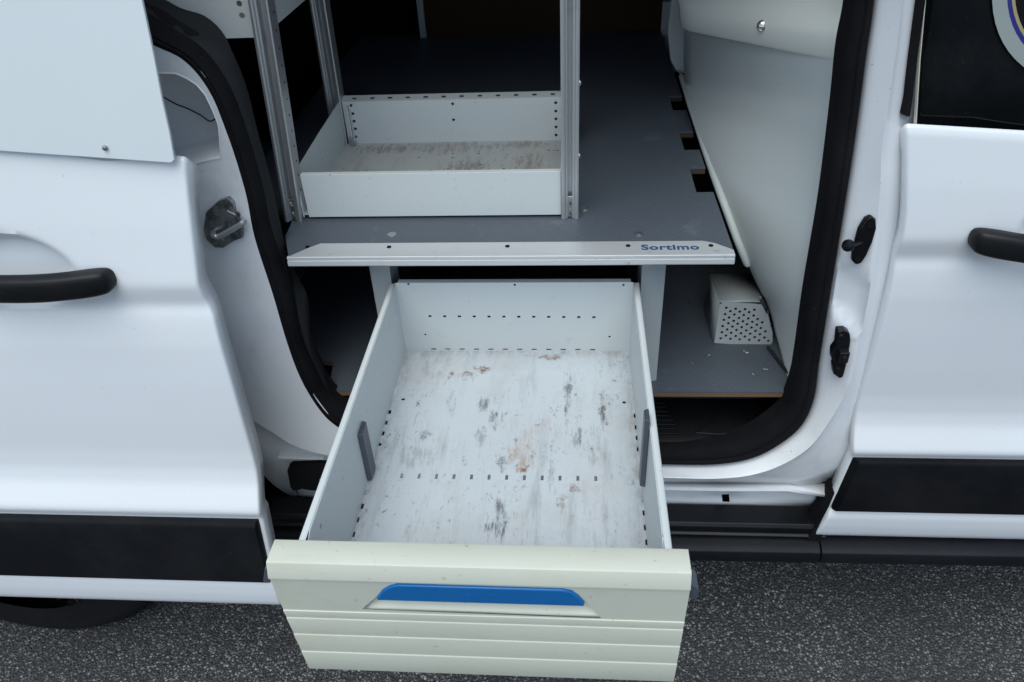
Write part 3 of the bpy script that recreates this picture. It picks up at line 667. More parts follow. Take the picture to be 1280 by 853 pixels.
bm = new(); wa = [(0.418,0.026,1.172),(0.418,0.026,1.193),(0.411,0.026,1.244),(0.404,0.026,1.311),(0.388,0.026,1.432),(0.372,0.026,1.538)]; wb = [(0.433,0.026,1.167),(0.43,0.026,1.192),(0.423,0.026,1.244),(0.415,0.026,1.311),(0.398,0.026,1.432),(0.384,0.026,1.537)]
loft(bm, [[(a[0], .034, a[2]) for a in wa], [(a[0]+.001, .024, a[2]) for a in wa], [((a[0]+b[0])/2, .021, (a[2]+b[2])/2) for a, b in zip(wa, wb)], [(b[0]-.001, .027, b[2]) for b in wb], [(b[0], .036, b[2]) for b in wb]])
obj('door_weatherstrip', bm, 'rubber', van, ang=70)
stc = (.627, 1.343); 
def ringm(r0, r1, mat, k):
    bm = new(); n_ = 64; yo = lambda z: yg(z)-.0042-.0004*k
    loft(bm, [[(stc[0]+r0*math.cos(2*math.pi*i/n_), yo(stc[1]+r0*math.sin(2*math.pi*i/n_)), stc[1]+r0*math.sin(2*math.pi*i/n_)) for i in range(n_)],
              [(stc[0]+r1*math.cos(2*math.pi*i/n_), yo(stc[1]+r1*math.sin(2*math.pi*i/n_)), stc[1]+r1*math.sin(2*math.pi*i/n_)) for i in range(n_)]], True)
    return bm
stk = obj('window_sticker', ringm(.122,.1381,'ring_white',0), 'ring_white', front)
# the sticker's inner bands carry their own print colours
for r0, r1, m_, k in ((.117,.122,'ring_blue',0),(.1135,.117,'ring_tan',0)):
    bm = ringm(r0, r1, m_, k); b0 = obj('sticker_band', bm, m_, front)
bm = new(); prism(bm, [(stc[0]-.112, stc[1]-.012), (stc[0]-.099, stc[1]-.028), (stc[0]-.070, stc[1]+.002), (stc[0]-.10, stc[1]+.03)], 'y', .0345, .0352)
obj('sticker_mark', bm, 'ring_green', front)

# ------------------------------------------------------------ load floor, step well
fl = [(p[0], p[1]) for p in [(0.149,0.076,0.66),(0.38,0.079,0.66),(0.385,0.105,0.66),(0.376,0.213,0.66),(0.37,0.339,0.66),(0.373,0.461,0.66)]]
fr = [(p[0], p[1]) for p in [(-0.441,0.073,0.66),(-0.452,0.158,0.66),(-0.475,0.163,0.66),(-0.553,0.34,0.66)]]
outl = [fr[0], fl[1], (fl[1][0]+.004, .12), (.386,.22), (.386,1.6), (-.60,1.6), (-.60,.36), (fr[3][0]-.03, .32), fr[2], fr[1]]
bm = new(); prism(bm, outl, 'z', .648, .656); obj('load_floor_board', bm, 'ply', van)
bm = new(); prism(bm, outl, 'z', .6562, .66); obj('load_floor_vinyl', bm, 'vinyl', van)
bm = new()
# entry step moulding: tread, curved rib, riser
rows = []
for x in zs(-.50,.40,.05): rows.append([(x,.060,.540),(x,.064,.552),(x,.075,.556),(x,.175,.560),(x,.190,.575),(x,.195,.648)])
loft(bm, rows); es = obj('entry_step', bm, 'black', van, solid=.002)
bm = new(); tube(bm, [(0.225,0.079,0.561),(0.267,0.076,0.561),(0.311,0.085,0.561),(0.352,0.112,0.561),(0.383,0.145,0.561)], .0022, 8, 5); tube(bm, [(0.225,0.081,0.561),(0.259,0.117,0.561),(0.287,0.16,0.561)], .0016, 8, 3); obj('step_rib', bm, 'black', es)
for k in range(9):
    bm = new(); p = [(0.164,0.182,0.561)][0]; y = .075+.012*k
    box(bm, .13, .195-.003*k, y, y+.004, .556, .5625); obj('tread_rib', bm, 'black', es, .0008)

# moulded bulkhead panel between load bay and cab
Lp = [[(0.215,0.6,1.135)][0], [(0.23,0.66,1.034)][0], [(0.234,0.6,1.001)][0], [(0.242,0.44,0.973)][0], [(0.27,0.3,0.914)][0], [(0.317,0.25,0.814)][0], [(0.36,0.245,0.732)][0], [(0.378,0.21,0.685)][0], [(0.385,0.1,0.65)][0]]
Rp = [(0.362,0.082,1.235),(0.372,0.082,1.174),(0.376,0.082,1.126),(0.387,0.082,1.061),(0.396,0.082,0.957),(0.404,0.082,0.871),(0.409,0.082,0.778),(0.407,0.082,0.702),(0.403,0.082,0.64)]
Lc, Rc = catmull(Lp, 5), catmull(Rp, 5)
rows = []
for a, b in zip(Lc, Rc):
    a, b = Vector(a), Vector(b); r = []
    back = Vector((.03, .05, -.01)); w_ = max(0, min(1, (a.z-1.0)/.05)); r.append(a+back*1.3+Vector((.02,.55,-.02))*w_)
    r.append(a+back*1.3); r.append(a+back*.4+Vector((-.001,.0,0)))
    for k in range(13):
        u = k/12; p = a.lerp(b, u); p += Vector((-.35,-1,0)).normalized()*(.016*math.sin(math.pi*min(1, u*1.0))**.8) if 0 < u < 1 else Vector((0,0,0)); r.append(p)
    rows.append(r)
bm = new(); loft(bm, rows); obj('bulkhead_panel', bm, 'bulkhead', van, solid=.003, ang=60)
# upper ledge of the bulkhead
pa = [(0.186,0.545,1.209)]+[(0.191,0.51,1.173)]+[(0.196,0.505,1.157)]; pb = [(0.362,0.115,1.277)]+[(0.357,0.085,1.247)]+[(0.36,0.08,1.221)]
pa2 = [(0.203,0.53,1.353)][0]; pb2 = [(0.352,0.085,1.284)][0]
rows = []
def lg(u, lst0, lst1): return Vector(lst0).lerp(Vector(lst1), u)
for u in [0,.012,.03,.06]+zs(.12,1,.08):
    o_ = .0 if u > .06 else (.03-.5*u)*.6
    top = lg(u, pa[0], pb[0]); mid = lg(u, pa[1], pb[1]); low = lg(u, pa[2], pb[2])
    q = Vector((0, o_, 0)); bk = Vector((.012,.045,.0))
    rows.append([top+Vector((.04,.20,.16)), top+Vector((.012,.055,.035))+q, top+Vector((.004,.012,.004))+q, top+q, mid+q+Vector((0,-.002,.012)), mid+q, low+Vector((0,.001,.002))+q, low+Vector((.001,.006,-.003))+q, low+bk+Vector((0,0,.002))])
bm = new(); loft(bm, rows); bl = obj('bulkhead_ledge', bm, 'bulkhead_top', van, solid=.003, ang=60)
bm = new(); c_ = [(0.285,0.272,1.22)][0]; disc(bm, Vector(c_), (-.35,-1,.25), .0085, .009, 18, 1); obj('ledge_screw', bm, 'chrome', bl)
bm = new()
loft(bm, [[Vector(p)+Vector((0,.05,.0)) for p in (pa[0], pb[0])], [Vector(p)+Vector((.05,.30,.5)) for p in (pa[0], pb[0])]])
obj('bulkhead_upper', bm, 'bulkhead_top', van, solid=.003)
# rounded tubes along the foot of the bulkhead
bm = new(); tube(bm, [[(0.236,0.8,0.99)][0], [(0.234,0.74,0.995)][0], [(0.235,0.6,0.99)][0], [(0.242,0.46,0.972)][0], [(0.253,0.36,0.944)][0], [(0.267,0.29,0.913)][0], [(0.289,0.25,0.864)][0], [(0.313,0.245,0.815)][0]], [.002,.006,.0068,.007,.007,.007,.007,.005], 14, 6)
obj('bulkhead_foot_roll', bm, 'bulkhead', van)
bm = new(); tube(bm, [[(0.245,1.25,0.943)][0], [(0.248,1.12,0.932)][0], [(0.251,1.0,0.927)][0]], [.004,.012,.012,.004], 12, 5)
obj('bulkhead_foot_roll', bm, 'bulkhead', van)
bm = new(); q = [(0.22,1.26,1.034),(0.267,1.26,1.033),(0.289,1.26,0.971),(0.264,1.26,0.895),(0.247,1.26,0.895)]; loft(bm, [[(p[0], 1.24, p[2]) for p in q], [(p[0]+.01, 1.32, p[2]) for p in q]], True, True); obj('bulkhead_corner', bm, 'bulkhead', van, .003)
bm = new(); q = [(0.211,0.8,1.232),(0.237,0.8,1.231),(0.26,0.8,0.982),(0.235,0.8,0.981),(0.215,0.8,1.008),(0.203,0.8,1.074)]; loft(bm, [[(p[0], .80, p[2]) for p in q], [(p[0]+.02, .95, p[2]) for p in q]], True, True); obj('bulkhead_pillar', bm, 'bulkhead', van, .006)
bm = new(); box(bm, .40, .43, .13, 1.64, .5, 1.83); box(bm, .235, .43, 1.27, 1.30, .66, 1.83); obj('cab_partition', bm, 'void', van)

# ------------------------------------------------------------ raised platform
plat = thing('raised_platform', (-.1, .5, .66), 'grey studded vinyl shelf deck with bright aluminium front edge lettered in blue', 'platform')
nt = []
NA = [(0.288,0.633,0.96),(0.249,0.719,0.96),(0.259,0.424,0.96),(0.225,0.513,0.96),(0.234,0.244,0.96),(0.205,0.343,0.96)]
for i in (0,2,4): nt.append((NA[i][1], NA[i+1][1]))
nt.sort()
pol = [(-.437,.036),(.236,.036),(.238,.06)]
for ya, yb in nt: pol += [(.236,ya),(.208,ya),(.208,yb),(.236,yb)]
pol += [(.234,1.26),(-.60,1.26),(-.60,.20),(-.470,.20),(-.462,.10)]
bm = new(); prism(bm, pol, 'z', .948, .9565); obj('plywood_board', bm, 'ply_dark', plat)
bm = new(); prism(bm, pol, 'z', .9566, .96); obj('vinyl_cover', bm, 'vinyl', plat, .0006)
# aluminium nosing: flat top strip with chamfered ends, stepped face
bm = new()
tp = [(-0.444,0.041,0.962),(-0.427,0.053,0.962),(-0.399,0.073,0.962),(0.197,0.069,0.962),(0.214,0.059,0.962),(0.236,0.047,0.962),(0.234,0.033,0.962)]
tp = [(p[0], p[1]) for p in tp]
prism(bm, [(-.438,.031),(-.412,.060),(-.396,.0735),(.196,.0735),(.212,.067),(.2375,.046),(.2375,.031)], 'z', .9600, .9618); nose = obj('edge_trim', bm, 'trim', plat, .0004)
bm = new(); sec = [(.034,.9612),(.0305,.9608),(.0305,.9575),(.0322,.9568),(.0322,.9555),(.0295,.9548),(.0290,.9475),(.0305,.9455),(.036,.9455),(.036,.9612)]
loft(bm, [[(x, y, z) for y, z in sec] for x in (-.438, .2375)], True, True); obj('trim_nose', bm, 'trim', nose, ang=20)
for p in [(-0.414,0.062,0.962),(-0.284,0.06,0.962),(-0.1,0.06,0.962),(0.083,0.059,0.962),(0.206,0.058,0.962)]:
    bm = new(); disc(bm, (p[0], p[1], .9616), (0,0,1), .0036, .0012, 14); disc(bm, (p[0], p[1], .9626), (0,0,1), .0016, .0004, 6); obj('countersunk_screw', bm, 'rubber', nose)
for p in [(-0.288,0.103,0.961),(0.102,0.099,0.961),(0.019,0.185,0.961)]:
    bm = new(); disc(bm, (p[0], p[1], .9598), (0,0,1), .0075, .0012, 18); disc(bm, (p[0], p[1], .961), (0,0,1), .0045, .0005, 12); obj('floor_screw', bm, 'screw', plat)
q = [(0.145,0.053,0.962)][0]
text('lettering', 'Sortimo', .0205, 'blue_ink', nose, (q[0], q[1], .9621), 0, (1.20, 1.02, 1), .0003, .0005)
# folded steel uprights under the deck
for x0, x1, sg in ((-.334,-.300,1), (.110,.149,-1)):
    bm = new()
    if sg == 1: prism(bm, [(x0,.150),(x0,.102),(x0+.012,.100),(x1,.100),(x1,.155),(x1-.002,.155),(x1-.002,.1025),(x0+.013,.1025),(x0+.002,.104),(x0+.002,.150)], 'z', .66, .9475)
    else: prism(bm, [(x0,.155),(x0,.100),(x0+.018,.100),(x1,.108),(x1,.155),(x1-.002,.155),(x1-.002,.110),(x0+.018,.1025),(x0+.002,.1025),(x0+.002,.155)], 'z', .66, .9475)
    obj('upright', bm, 'sheet_clean', plat, .0006)
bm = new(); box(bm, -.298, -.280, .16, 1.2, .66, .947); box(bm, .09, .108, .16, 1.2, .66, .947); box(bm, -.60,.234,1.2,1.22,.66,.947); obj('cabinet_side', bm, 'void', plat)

# brown board and post at the back of the deck
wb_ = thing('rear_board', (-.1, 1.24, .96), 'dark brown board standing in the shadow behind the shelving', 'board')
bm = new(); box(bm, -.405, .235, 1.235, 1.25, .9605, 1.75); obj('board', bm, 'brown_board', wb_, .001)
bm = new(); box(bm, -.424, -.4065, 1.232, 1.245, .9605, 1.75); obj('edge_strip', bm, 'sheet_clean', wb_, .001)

# ------------------------------------------------------------ shelving unit with its tray
rack = thing('shelving_unit', (-.23, .31, .96), 'aluminium racking frame with a shallow grey metal tray at its foot', 'shelving')
def post(x0, x1, y0, y1, z0, z1, parent, mat='alu', lean_x=0):
    """open extrusion: two flanges, recessed web and a raised centre rib"""
    w = x1-x0
    yf, yb = (y0, y1)
    a = [(x0,yb),(x0,yf),(x0+w*.13,yf-.001),(x0+w*.22,yf),(x0+w*.26,yf+.0035),(x0+w*.36,yf+.004),(x0+w*.39,yf+.017),(x0+w*.61,yf+.017),(x0+w*.64,yf+.004),(x0+w*.76,yf+.0035),(x0+w*.80,yf),(x0+w*.92,yf-.001),(x1,yf),(x1,yb)]
    bm = new(); prism(bm, a, 'z', z0, z1)
    for v in bm.verts:
        if v.co.z > z0+.1: v.co.x += lean_x*(z1-z0)
    return obj('post', bm, mat, parent, ang=25)
posts = []
for x0, x1, y0 in ((-.4765,-.4485,.149),(-.0185,.0085,.149),(-.4710,-.4430,.455),(-.0185,.0085,.455)):
    p = post(x0, x1, y0, y0+.030, .9605, 1.80, rack, lean_x=(.066 if x0 < -.475 else .018 if x0 < -.3 else 0)); posts.append((p, x0, x1, y0))
for p, x0, x1, y0 in posts[:2]:
    xc = (x0+x1)/2+.001
    for zz in (.970, .988):
        bm = new(); tube(bm, [(xc, y0+.008, zz-.0045), (xc, y0+.002, zz), (xc, y0+.006, zz+.005)], .0022, 8); obj('clamp_screw', bm, 'chrome', p)
    bm = new(); box(bm, xc-.006, xc+.006, y0+.0055, y0+.0085, .962, .998); obj('foot_bracket', bm, 'screw', p, .0006)
    bm = new(); s_ = x1 if x0 < -.3 else x1
    for k in range(28): disc(bm, (s_+(.066*(.05+k*.025) if x0 < -.3 else 0), y0+.018, 1.01+k*.025), (1,0,0), .0016, .0006, 8)
    o = obj('perforation_shade', bm, 'void', p); o['kind'] = 'stuff'  # near-black discs paint the dark of the post holes
# bolt heads on the outer flank of the right post
for z in (1.062, 1.175): 
    bm = new(); disc(bm, (.0085, .165, z), (1,0,0), .0045, .003, 10, 1); obj('bolt', bm, 'screw', posts[1][0])
TX0, TX1, TY0, TY1, TZ0, TZ1 = -.4455, -.0195, .1575, .462, .9645, 1.040
def tray(parent, x0, x1, y0, y1, z0, z1, zs_, full=True):
    out_ = []
    bm = new(); box(bm, x0, x1, y0, y0+.0012, z0, z1); box(bm, x0, x1, y0+.0012, y0+.010, z1-.0012, z1); box(bm, x0, x1, y0+.0012, y0+.008, z0+.0005, z0+.002)
    out_.append(obj('front_wall', bm, 'sheet', parent, .0005))
    return out_
tray(rack, TX0+.008, TX1, TY0, TY1, TZ0, TZ1, 0)
bm = new(); hs = []
for px in [(-0.424,0.46,1.045),(-0.423,0.46,1.029),(-0.423,0.46,1.014),(-0.423,0.46,0.999),(-0.425,0.46,0.983),(-0.228,0.46,1.044),(-0.229,0.46,1.013),(-0.033,0.46,1.042),(-0.033,0.46,1.026),(-0.033,0.46,1.011),(-0.033,0.46,0.995),(-0.033,0.46,0.979)]: hs.append(circ(px[0], px[2], .0030, 8))
sheet(bm, [(TX0+.005,TZ0),(TX1,TZ0),(TX1,1.0525),(TX0+.005,1.0525)], hs, lambda u, v: (u, .461, v)); obj('back_wall', bm, 'sheet', rack, solid=.0012, smooth=False)
bm = new(); hs = []
for k in range(12): 
    x = -.418+k*.0345; hs.append(rect(x, .4712, .0085, .0078))
sheet(bm, [(TX0+.003,.4612),(TX1,.4612),(TX1,.4815),(TX0+.003,.4815)], hs, lambda u, v: (u, v, 1.053+.2*(v-.461))); obj('back_flange', bm, 'sheet', rack, solid=.0012, smooth=False)
bm = new(); hs = [circ(.30+.0, z, .0022, 8) for z in (.985,.995,1.006,1.018,1.030)] + [circ(.175, .985, .003, 8), circ(.185,1.025,.004,8)]
sheet(bm, [(TY0,TZ0),(.461,TZ0),(.461,1.053),(.30,1.049),(TY0+.004,1.043)], hs, lambda u, v: (TX0, u, v)); obj('side_wall', bm, 'sheet', rack, solid=.0012, smooth=False, off=1)
bm = new(); sheet(bm, [(TY0+.002,TZ0),(.461,TZ0),(.461,1.053),(TY0+.004,1.043)], [], lambda u, v: (TX1, u, v)); obj('side_wall', bm, 'sheet', rack, solid=.0012, smooth=False)
bm = new(); hs = []
for px in [(-0.29,0.387,0.969),(-0.226,0.384,0.969),(-0.227,0.403,0.969),(-0.178,0.401,0.969),(-0.17,0.35,0.969),(-0.257,0.328,0.969),(-0.046,0.411,0.969),(-0.029,0.41,0.969),(-0.227,0.334,0.969),(-0.125,0.331,0.969)]: hs.append(circ(px[0], px[1], .0026, 8))
sheet(bm, [(TX0,TY0+.0015),(TX1,TY0+.0015),(TX1,.4608),(TX0,.4608)], hs, lambda u, v: (u, v, .969)); obj('tray_floor', bm, 'tray_floor', rack, solid=.001, smooth=False)
bm = new(); box(bm, TX0+.010, TX0+.022, .445, .459, .970, .985, (0,-.004,0,0)); obj('corner_clip', bm, 'screw', rack, .001)
bm = new(); box(bm, TX0+.0135, TX0+.0165, .452, .4602, .970, 1.046); box(bm, TX0+.0185, TX0+.0200, .452, .4602, .970, 1.046); obj('corner_fold', bm, 'sheet', rack)

# neighbouring racking unit, mostly hidden behind the open door
rk2 = thing('corner_shelf', (-.62, .3, .66), 'white metal tray with two screw holes, mounted higher up left of the racking frame', 'shelf')
bm = new(); hs = [circ(p[0], p[2], .0042, 12) for p in [(-0.476,0.172,1.297),(-0.476,0.172,1.281)]]
ux1 = -.4600
sheet(bm, [(-.86,1.250),(ux1-.002,1.250),(ux1,1.252),(ux1,1.345),(-.86,1.345)], hs, lambda u, v: (u, .172, v)); obj('front_wall', bm, 'sheet', rk2, solid=.0012, bevel=0, smooth=False)
bm = new(); box(bm, ux1-.0012, ux1, .174, .46, 1.250, 1.345); obj('side_wall', bm, 'sheet', rk2)
bm = new(); box(bm, -.86, ux1-.0015, .174, .46, 1.2505, 1.252); obj('tray_floor', bm, 'sheet', rk2)
bm = new(); box(bm, -.86, -.83, .17, .20, .66, 1.8); obj('post', bm, 'alu', rk2, .001)
bm = new(); box(bm, -.4555, -.4540, .19, .450, 1.2495, 1.345); obj('side_bracket', bm, 'sheet', rk2)

# ------------------------------------------------------------ pulled out drawer
DX0, DX1, DY0, DY1, DZ0, DZ1 = -.297, .103, -.444, .0905, .740, .8795
drw = thing('drawer', (-.1, -.18, .72), 'pulled out scuffed metal drawer with cream front and blue handle below the deck', 'drawer')
hs = []
for k in range(12):
    a, b = [(-0.244,-0.21,0.74),(0.033,-0.209,0.74)]; u = k/11; hs.append(rect(a[0]+(b[0]-a[0])*u, a[1]+(b[1]-a[1])*u, .0042, .0095))
for p in [(-0.272,-0.042,0.74),(0.081,-0.045,0.74)]: hs.append(circ(p[0], p[1], .0030, 10))
for p in [(-0.288,-0.073,0.74),(-0.289,-0.098,0.74),(-0.289,-0.122,0.74),(-0.289,-0.145,0.74),(-0.29,-0.243,0.74),(-0.289,-0.268,0.74),(-0.29,-0.292,0.74),(-0.29,-0.317,0.74)]: hs.append(rect(max(p[0], DX0+.0068), p[1], .0044, .0095))
for p in [(0.097,-0.076,0.74),(0.098,-0.102,0.74),(0.098,-0.125,0.74),(0.098,-0.149,0.74),(0.098,-0.246,0.74),(0.098,-0.27,0.74),(0.098,-0.295,0.74),(0.098,-0.319,0.74)]: hs.append(rect(min(p[0], DX1-.0068), p[1], .0044, .0095))
bm = new(); sheet(bm, [(DX0+.001,DY0),(DX1-.001,DY0),(DX1-.001,DY1),(DX0+.001,DY1)], hs, lambda u, v: (u, v, DZ0)); obj('drawer_floor', bm, 'drawer_floor', drw, solid=.0012, smooth=False)
hs = []
for k in range(12):
    a, b = [(-0.24,0.089,0.813),(0.035,0.089,0.811)]; u = k/11; hs.append(rect(a[0]+(b[0]-a[0])*u, a[2]+(b[2]-a[2])*u, .0052, .0042))
for k in range(12):
    a, b = [(-0.241,0.089,0.736),(0.034,0.089,0.736)]; u = k/11; hs.append(rect(a[0]+(b[0]-a[0])*u, DZ0+.0036, .0088, .0030))
for p in [(-0.269,0.089,0.877),(-0.094,0.089,0.875),(0.081,0.089,0.874),(-0.252,0.089,0.775),(0.062,0.089,0.771)]: hs.append(circ(p[0], p[2], .0021, 8))
bm = new(); sheet(bm, [(DX0+.004,DZ0),(DX1-.004,DZ0),(DX1-.004,DZ1-.002),(DX1-.010,DZ1),(DX0+.010,DZ1),(DX0+.004,DZ1-.002)], hs, lambda u, v: (u, .0885, v)); obj('back_wall', bm, 'sheet', drw, solid=.0014, smooth=False)
bm = new(); box(bm, DX0+.010, DX1-.010, .0885, .098, DZ1-.0012, DZ1); obj('back_flange', bm, 'sheet', drw, .0004)
def side(xi, xo, holes_px, lab):
    s_ = 1 if xo > xi else -1; hs = []
    for (p, w, h) in holes_px: hs.append([(p[1]-w, p[2]), (p[1], p[2]-h), (p[1]+w, p[2]), (p[1], p[2]+h)])
    bm = new(); sheet(bm, [(DY0,DZ0-.001),(DY1,DZ0-.001),(DY1,DZ1-.006),(DY1-.006,DZ1-.0012),(DY0+.018,DZ1-.0012),(DY0+.008,DZ1-.006),(DY0,DZ1-.012)], hs, lambda u, v: (xi, u, v))
    for f_ in bm.faces: pass
    w_ = obj('side_wall', bm, 'sheet', drw, solid=.0010, smooth=False, off=0)
    bm = new(); loft(bm, [[(xi+s_*.0006, y, z) for y, z in ((DY0+.002,DZ1-.0006),(DY1-.006,DZ1-.0006))], [(xi+s_*.0015, y, DZ1) for y in (DY0+.002,DY1-.006)], [(xi+s_*.0075, y, DZ1-.0002) for y in (DY0+.002,DY1-.004)], [(xi+s_*.0088, y, DZ1-.002) for y in (DY0+.002,DY1-.002)], [(xi+s_*.009, y, DZ1-.020) for y in (DY0+.001,DY1)], [(xi+s_*.009, y, DZ0-.012) for y in (DY0+.001,DY1)]])
    obj('rim_fold', bm, 'sheet', w_, ang=70)
    return w_
XL, XR = DX0+.006, DX1-.006
lp = [(-0.291,0.061,0.84),(-0.291,0.017,0.842),(-0.291,-0.398,0.852),(-0.291,0.039,0.799),(-0.291,0.0,0.784),(-0.291,-0.068,0.812),(-0.291,-0.095,0.813),(-0.291,-0.296,0.836),(-0.291,-0.305,0.835)]
rp = [(0.097,0.025,0.864),(0.097,-0.021,0.866),(0.097,-0.422,0.878),(0.097,-0.031,0.806),(0.097,-0.062,0.792),(0.097,-0.254,0.865)]
side(XL, DX0-.002, [(lp[0],.0022,.005),(lp[1],.0022,.005),(lp[2],.004,.0040),(lp[3],.0016,.006),(lp[4],.0016,.006)]+[(q,.0016,.002) for q in lp[5:]], 'left')
side(XR, DX1+.002, [(rp[0],.0016,.004),(rp[1],.0016,.003),(rp[2],.0028,.004)]+[(q,.0016,.003) for q in rp[3:]], 'right')
# divider clips
cl = [(-0.288,-0.224,0.833),(-0.288,-0.195,0.831),(-0.288,-0.186,0.739),(-0.288,-0.226,0.745)]; cr = [(0.093,-0.23,0.86),(0.093,-0.273,0.891),(0.093,-0.255,0.772),(0.093,-0.196,0.788)]
for xw, s_, pts_ in ((XL+.0008, 1, cl), (XR-.0008, -1, cr)):
    ys = (-.235, -.150) if s_ == 1 else (-.240,-.155)
    bm = new(); z0, z1 = .745, .790
    if s_ == 1: ys = (min(cl[2][1], cl[3][1]), max(cl[0][1], cl[1][1])); z0, z1 = min(c[2] for c in cl), max(c[2] for c in cl)
    else: ys = (cr[2][1], cr[0][1]); z0, z1 = min(c[2] for c in cr), max(c[2] for c in cr)
    print('clip', ys, z0, z1)
    z0 = max(z0, .745)
    prism(bm, [(xw, ys[0]), (xw+s_*.0065, ys[0]+.003), (xw+s_*.0065, ys[1]-.003), (xw, ys[1])], 'z', z0, z1); c0 = obj('divider_clip', bm, 'clip', drw, .0012)
# front panel, upper part with handle opening
FX0, FX1 = -.3245, .1215
rz = [(-0.323,-0.477,0.836)]+[(-0.322,-0.474,0.798)]+[(-0.321,-0.473,0.782)]+[(-0.322,-0.472,0.746)]+[(-0.326,-0.47,0.706)]+[(-0.331,-0.469,0.667)]; rz = [p[2] for p in rz]; rz[-1] -= .0045
print('grooves', rz)
hp = [(p[0], p[2]) for p in [(-0.185,-0.477,0.855),(-0.008,-0.477,0.855),(0.006,-0.477,0.847),(0.032,-0.477,0.8),(-0.233,-0.477,0.804),(-0.2,-0.477,0.846)]]
hp = [(a, max(b, rz[1]+.0008)) for a, b in hp]
ztop = .8605
bm = new(); sheet(bm, [(FX0,rz[1]),(FX1,rz[1]),(FX1,ztop),(FX0,ztop)], [hp[::-1]], lambda u, v: (u, -.4775+.07*(ztop-v)*1.0, v)); 
# top cap, chamfer band
loft(bm, [[(x,-.4425,.872) for x in (FX0,FX1)], [(x,-.4425,.8815) for x in (FX0,FX1)], [(x,-.4445,.8825) for x in (FX0,FX1)], [(x,-.4715,.8825) for x in (FX0,FX1)], [(x,-.4735,.8817) for x in (FX0,FX1)], [(x,-.4800,.8640) for x in (FX0,FX1)], [(x,-.4798,.8622) for x in (FX0,FX1)], [(x,-.4775,.8605) for x in (FX0,FX1)]])
zc = rz[1]; y_ = -.4775+.07*(ztop-zc)
pr = [(y_, zc)]
for a, b in zip(rz[1:], rz[2:]):
    ya_ = y_+.07*(zc-a); pr += [(ya_-.0010, a-.0004), (ya_-.0012, a-.0011), (y_+.07*(zc-b)-.0002, b+.0006)]
pr += [(y_+.07*(zc-rz[-1]), rz[-1]), (-.4425, rz[-1])]
loft(bm, [[(x, y, z) for y, z in pr] for x in (FX0, FX1)])
for x in (FX0, FX1):
    poly = [(-.4425,.8815),(-.4445,.8825),(-.4715,.8825),(-.4735,.8817),(-.4800,.8640),(-.4775,.8605),(y_,zc)]+pr[1:]
    vs = [bm.verts.new((x, y, z)) for y, z in poly]; bm.faces.new(vs)
fp = obj('front_panel', bm, 'cream', drw, ang=30)
bm = new()                                                     # recess behind the handle
zt = hp[0][1]; zb = hp[3][1]; hx0, hx1 = hp[4][0], hp[3][0]
tx0, tx1 = hp[0][0], hp[1][0]
bb = .835
yf = lambda z: -.4775+.07*(ztop-z)+.0002
loft(bm, [[(hx0+.0, yf(zb), zb), (hx1, yf(zb), zb)], [(hx0+.003,yf(zb)+.004,zb+.0025), (hx1-.003,yf(zb)+.004,zb+.0025)], [(hx0+.008,-.462,zb+.011), (hx1-.008,-.462,zb+.011)], [(hx0+.012,-.455,zt-.002), (hx1-.012,-.455,zt-.002)], [(tx0,yf(zt),zt), (tx1,yf(zt),zt)]])
loft(bm, [[(hp[4][0],yf(zb),zb),(hx0+.010,-.458,zb+.012)],[(hp[5][0],yf(hp[5][1]),hp[5][1]),(hp[5][0]+.006,-.456,hp[5][1])],[(hp[0][0],yf(zt),zt),(hp[0][0]+.003,-.456,zt)]])
loft(bm, [[(hp[3][0],yf(zb),zb),(hx1-.010,-.458,zb+.012)],[(hp[2][0],yf(hp[2][1]),hp[2][1]),(hp[2][0]-.006,-.456,hp[2][1])],[(hp[1][0],yf(zt),zt),(hp[1][0]-.003,-.456,zt)]])
obj('handle_recess', bm, 'cream', fp)
bm = new(); bp_ = [(p[0], p[2]) for p in [(-0.203,-0.48,0.846),(-0.194,-0.48,0.854),(-0.185,-0.48,0.858),(-0.009,-0.48,0.857),(0.0,-0.48,0.854),(0.008,-0.48,0.844),(0.014,-0.48,0.831),(0.011,-0.48,0.83),(-0.209,-0.48,0.83),(-0.212,-0.48,0.831)]]
prism(bm, bp_, 'y', -.4805, -.466); hd = obj('handle', bm, 'blue', fp, .0028, 4)
q = [(-0.095,-0.481,0.845)][0]
text('embossed_lettering', 'sortimo', .011, 'blue', hd, (q[0], -.4806, q[2]), math.radians(90), (1.3, .8, 1), .0002, .0)
# runners and end lugs
for x0, x1 in ((DX0-.0145, DX0-.0035), (DX1+.0035, DX1+.0145)):
    bm = new(); box(bm, x0, x1, -.425, .60, .752, .790); obj('runner', bm, 'steel', drw, .001)
bm = new(); lg_ = [(0.123,-0.462,0.858),(0.133,-0.462,0.848),(0.134,-0.462,0.833),(0.125,-0.462,0.83)]; prism(bm, [(p[0], p[2]) for p in lg_], 'y', -.468, -.445); obj('end_lug', bm, 'clip', drw, .0015)
bm = new(); lg_ = [(-0.324,-0.462,0.872),(-0.333,-0.462,0.862),(-0.34,-0.462,0.84),(-0.332,-0.462,0.838)]; prism(bm, [(p[0], p[2]) for p in lg_], 'y', -.468, -.445); obj('end_lug', bm, 'clip', drw, .0015)

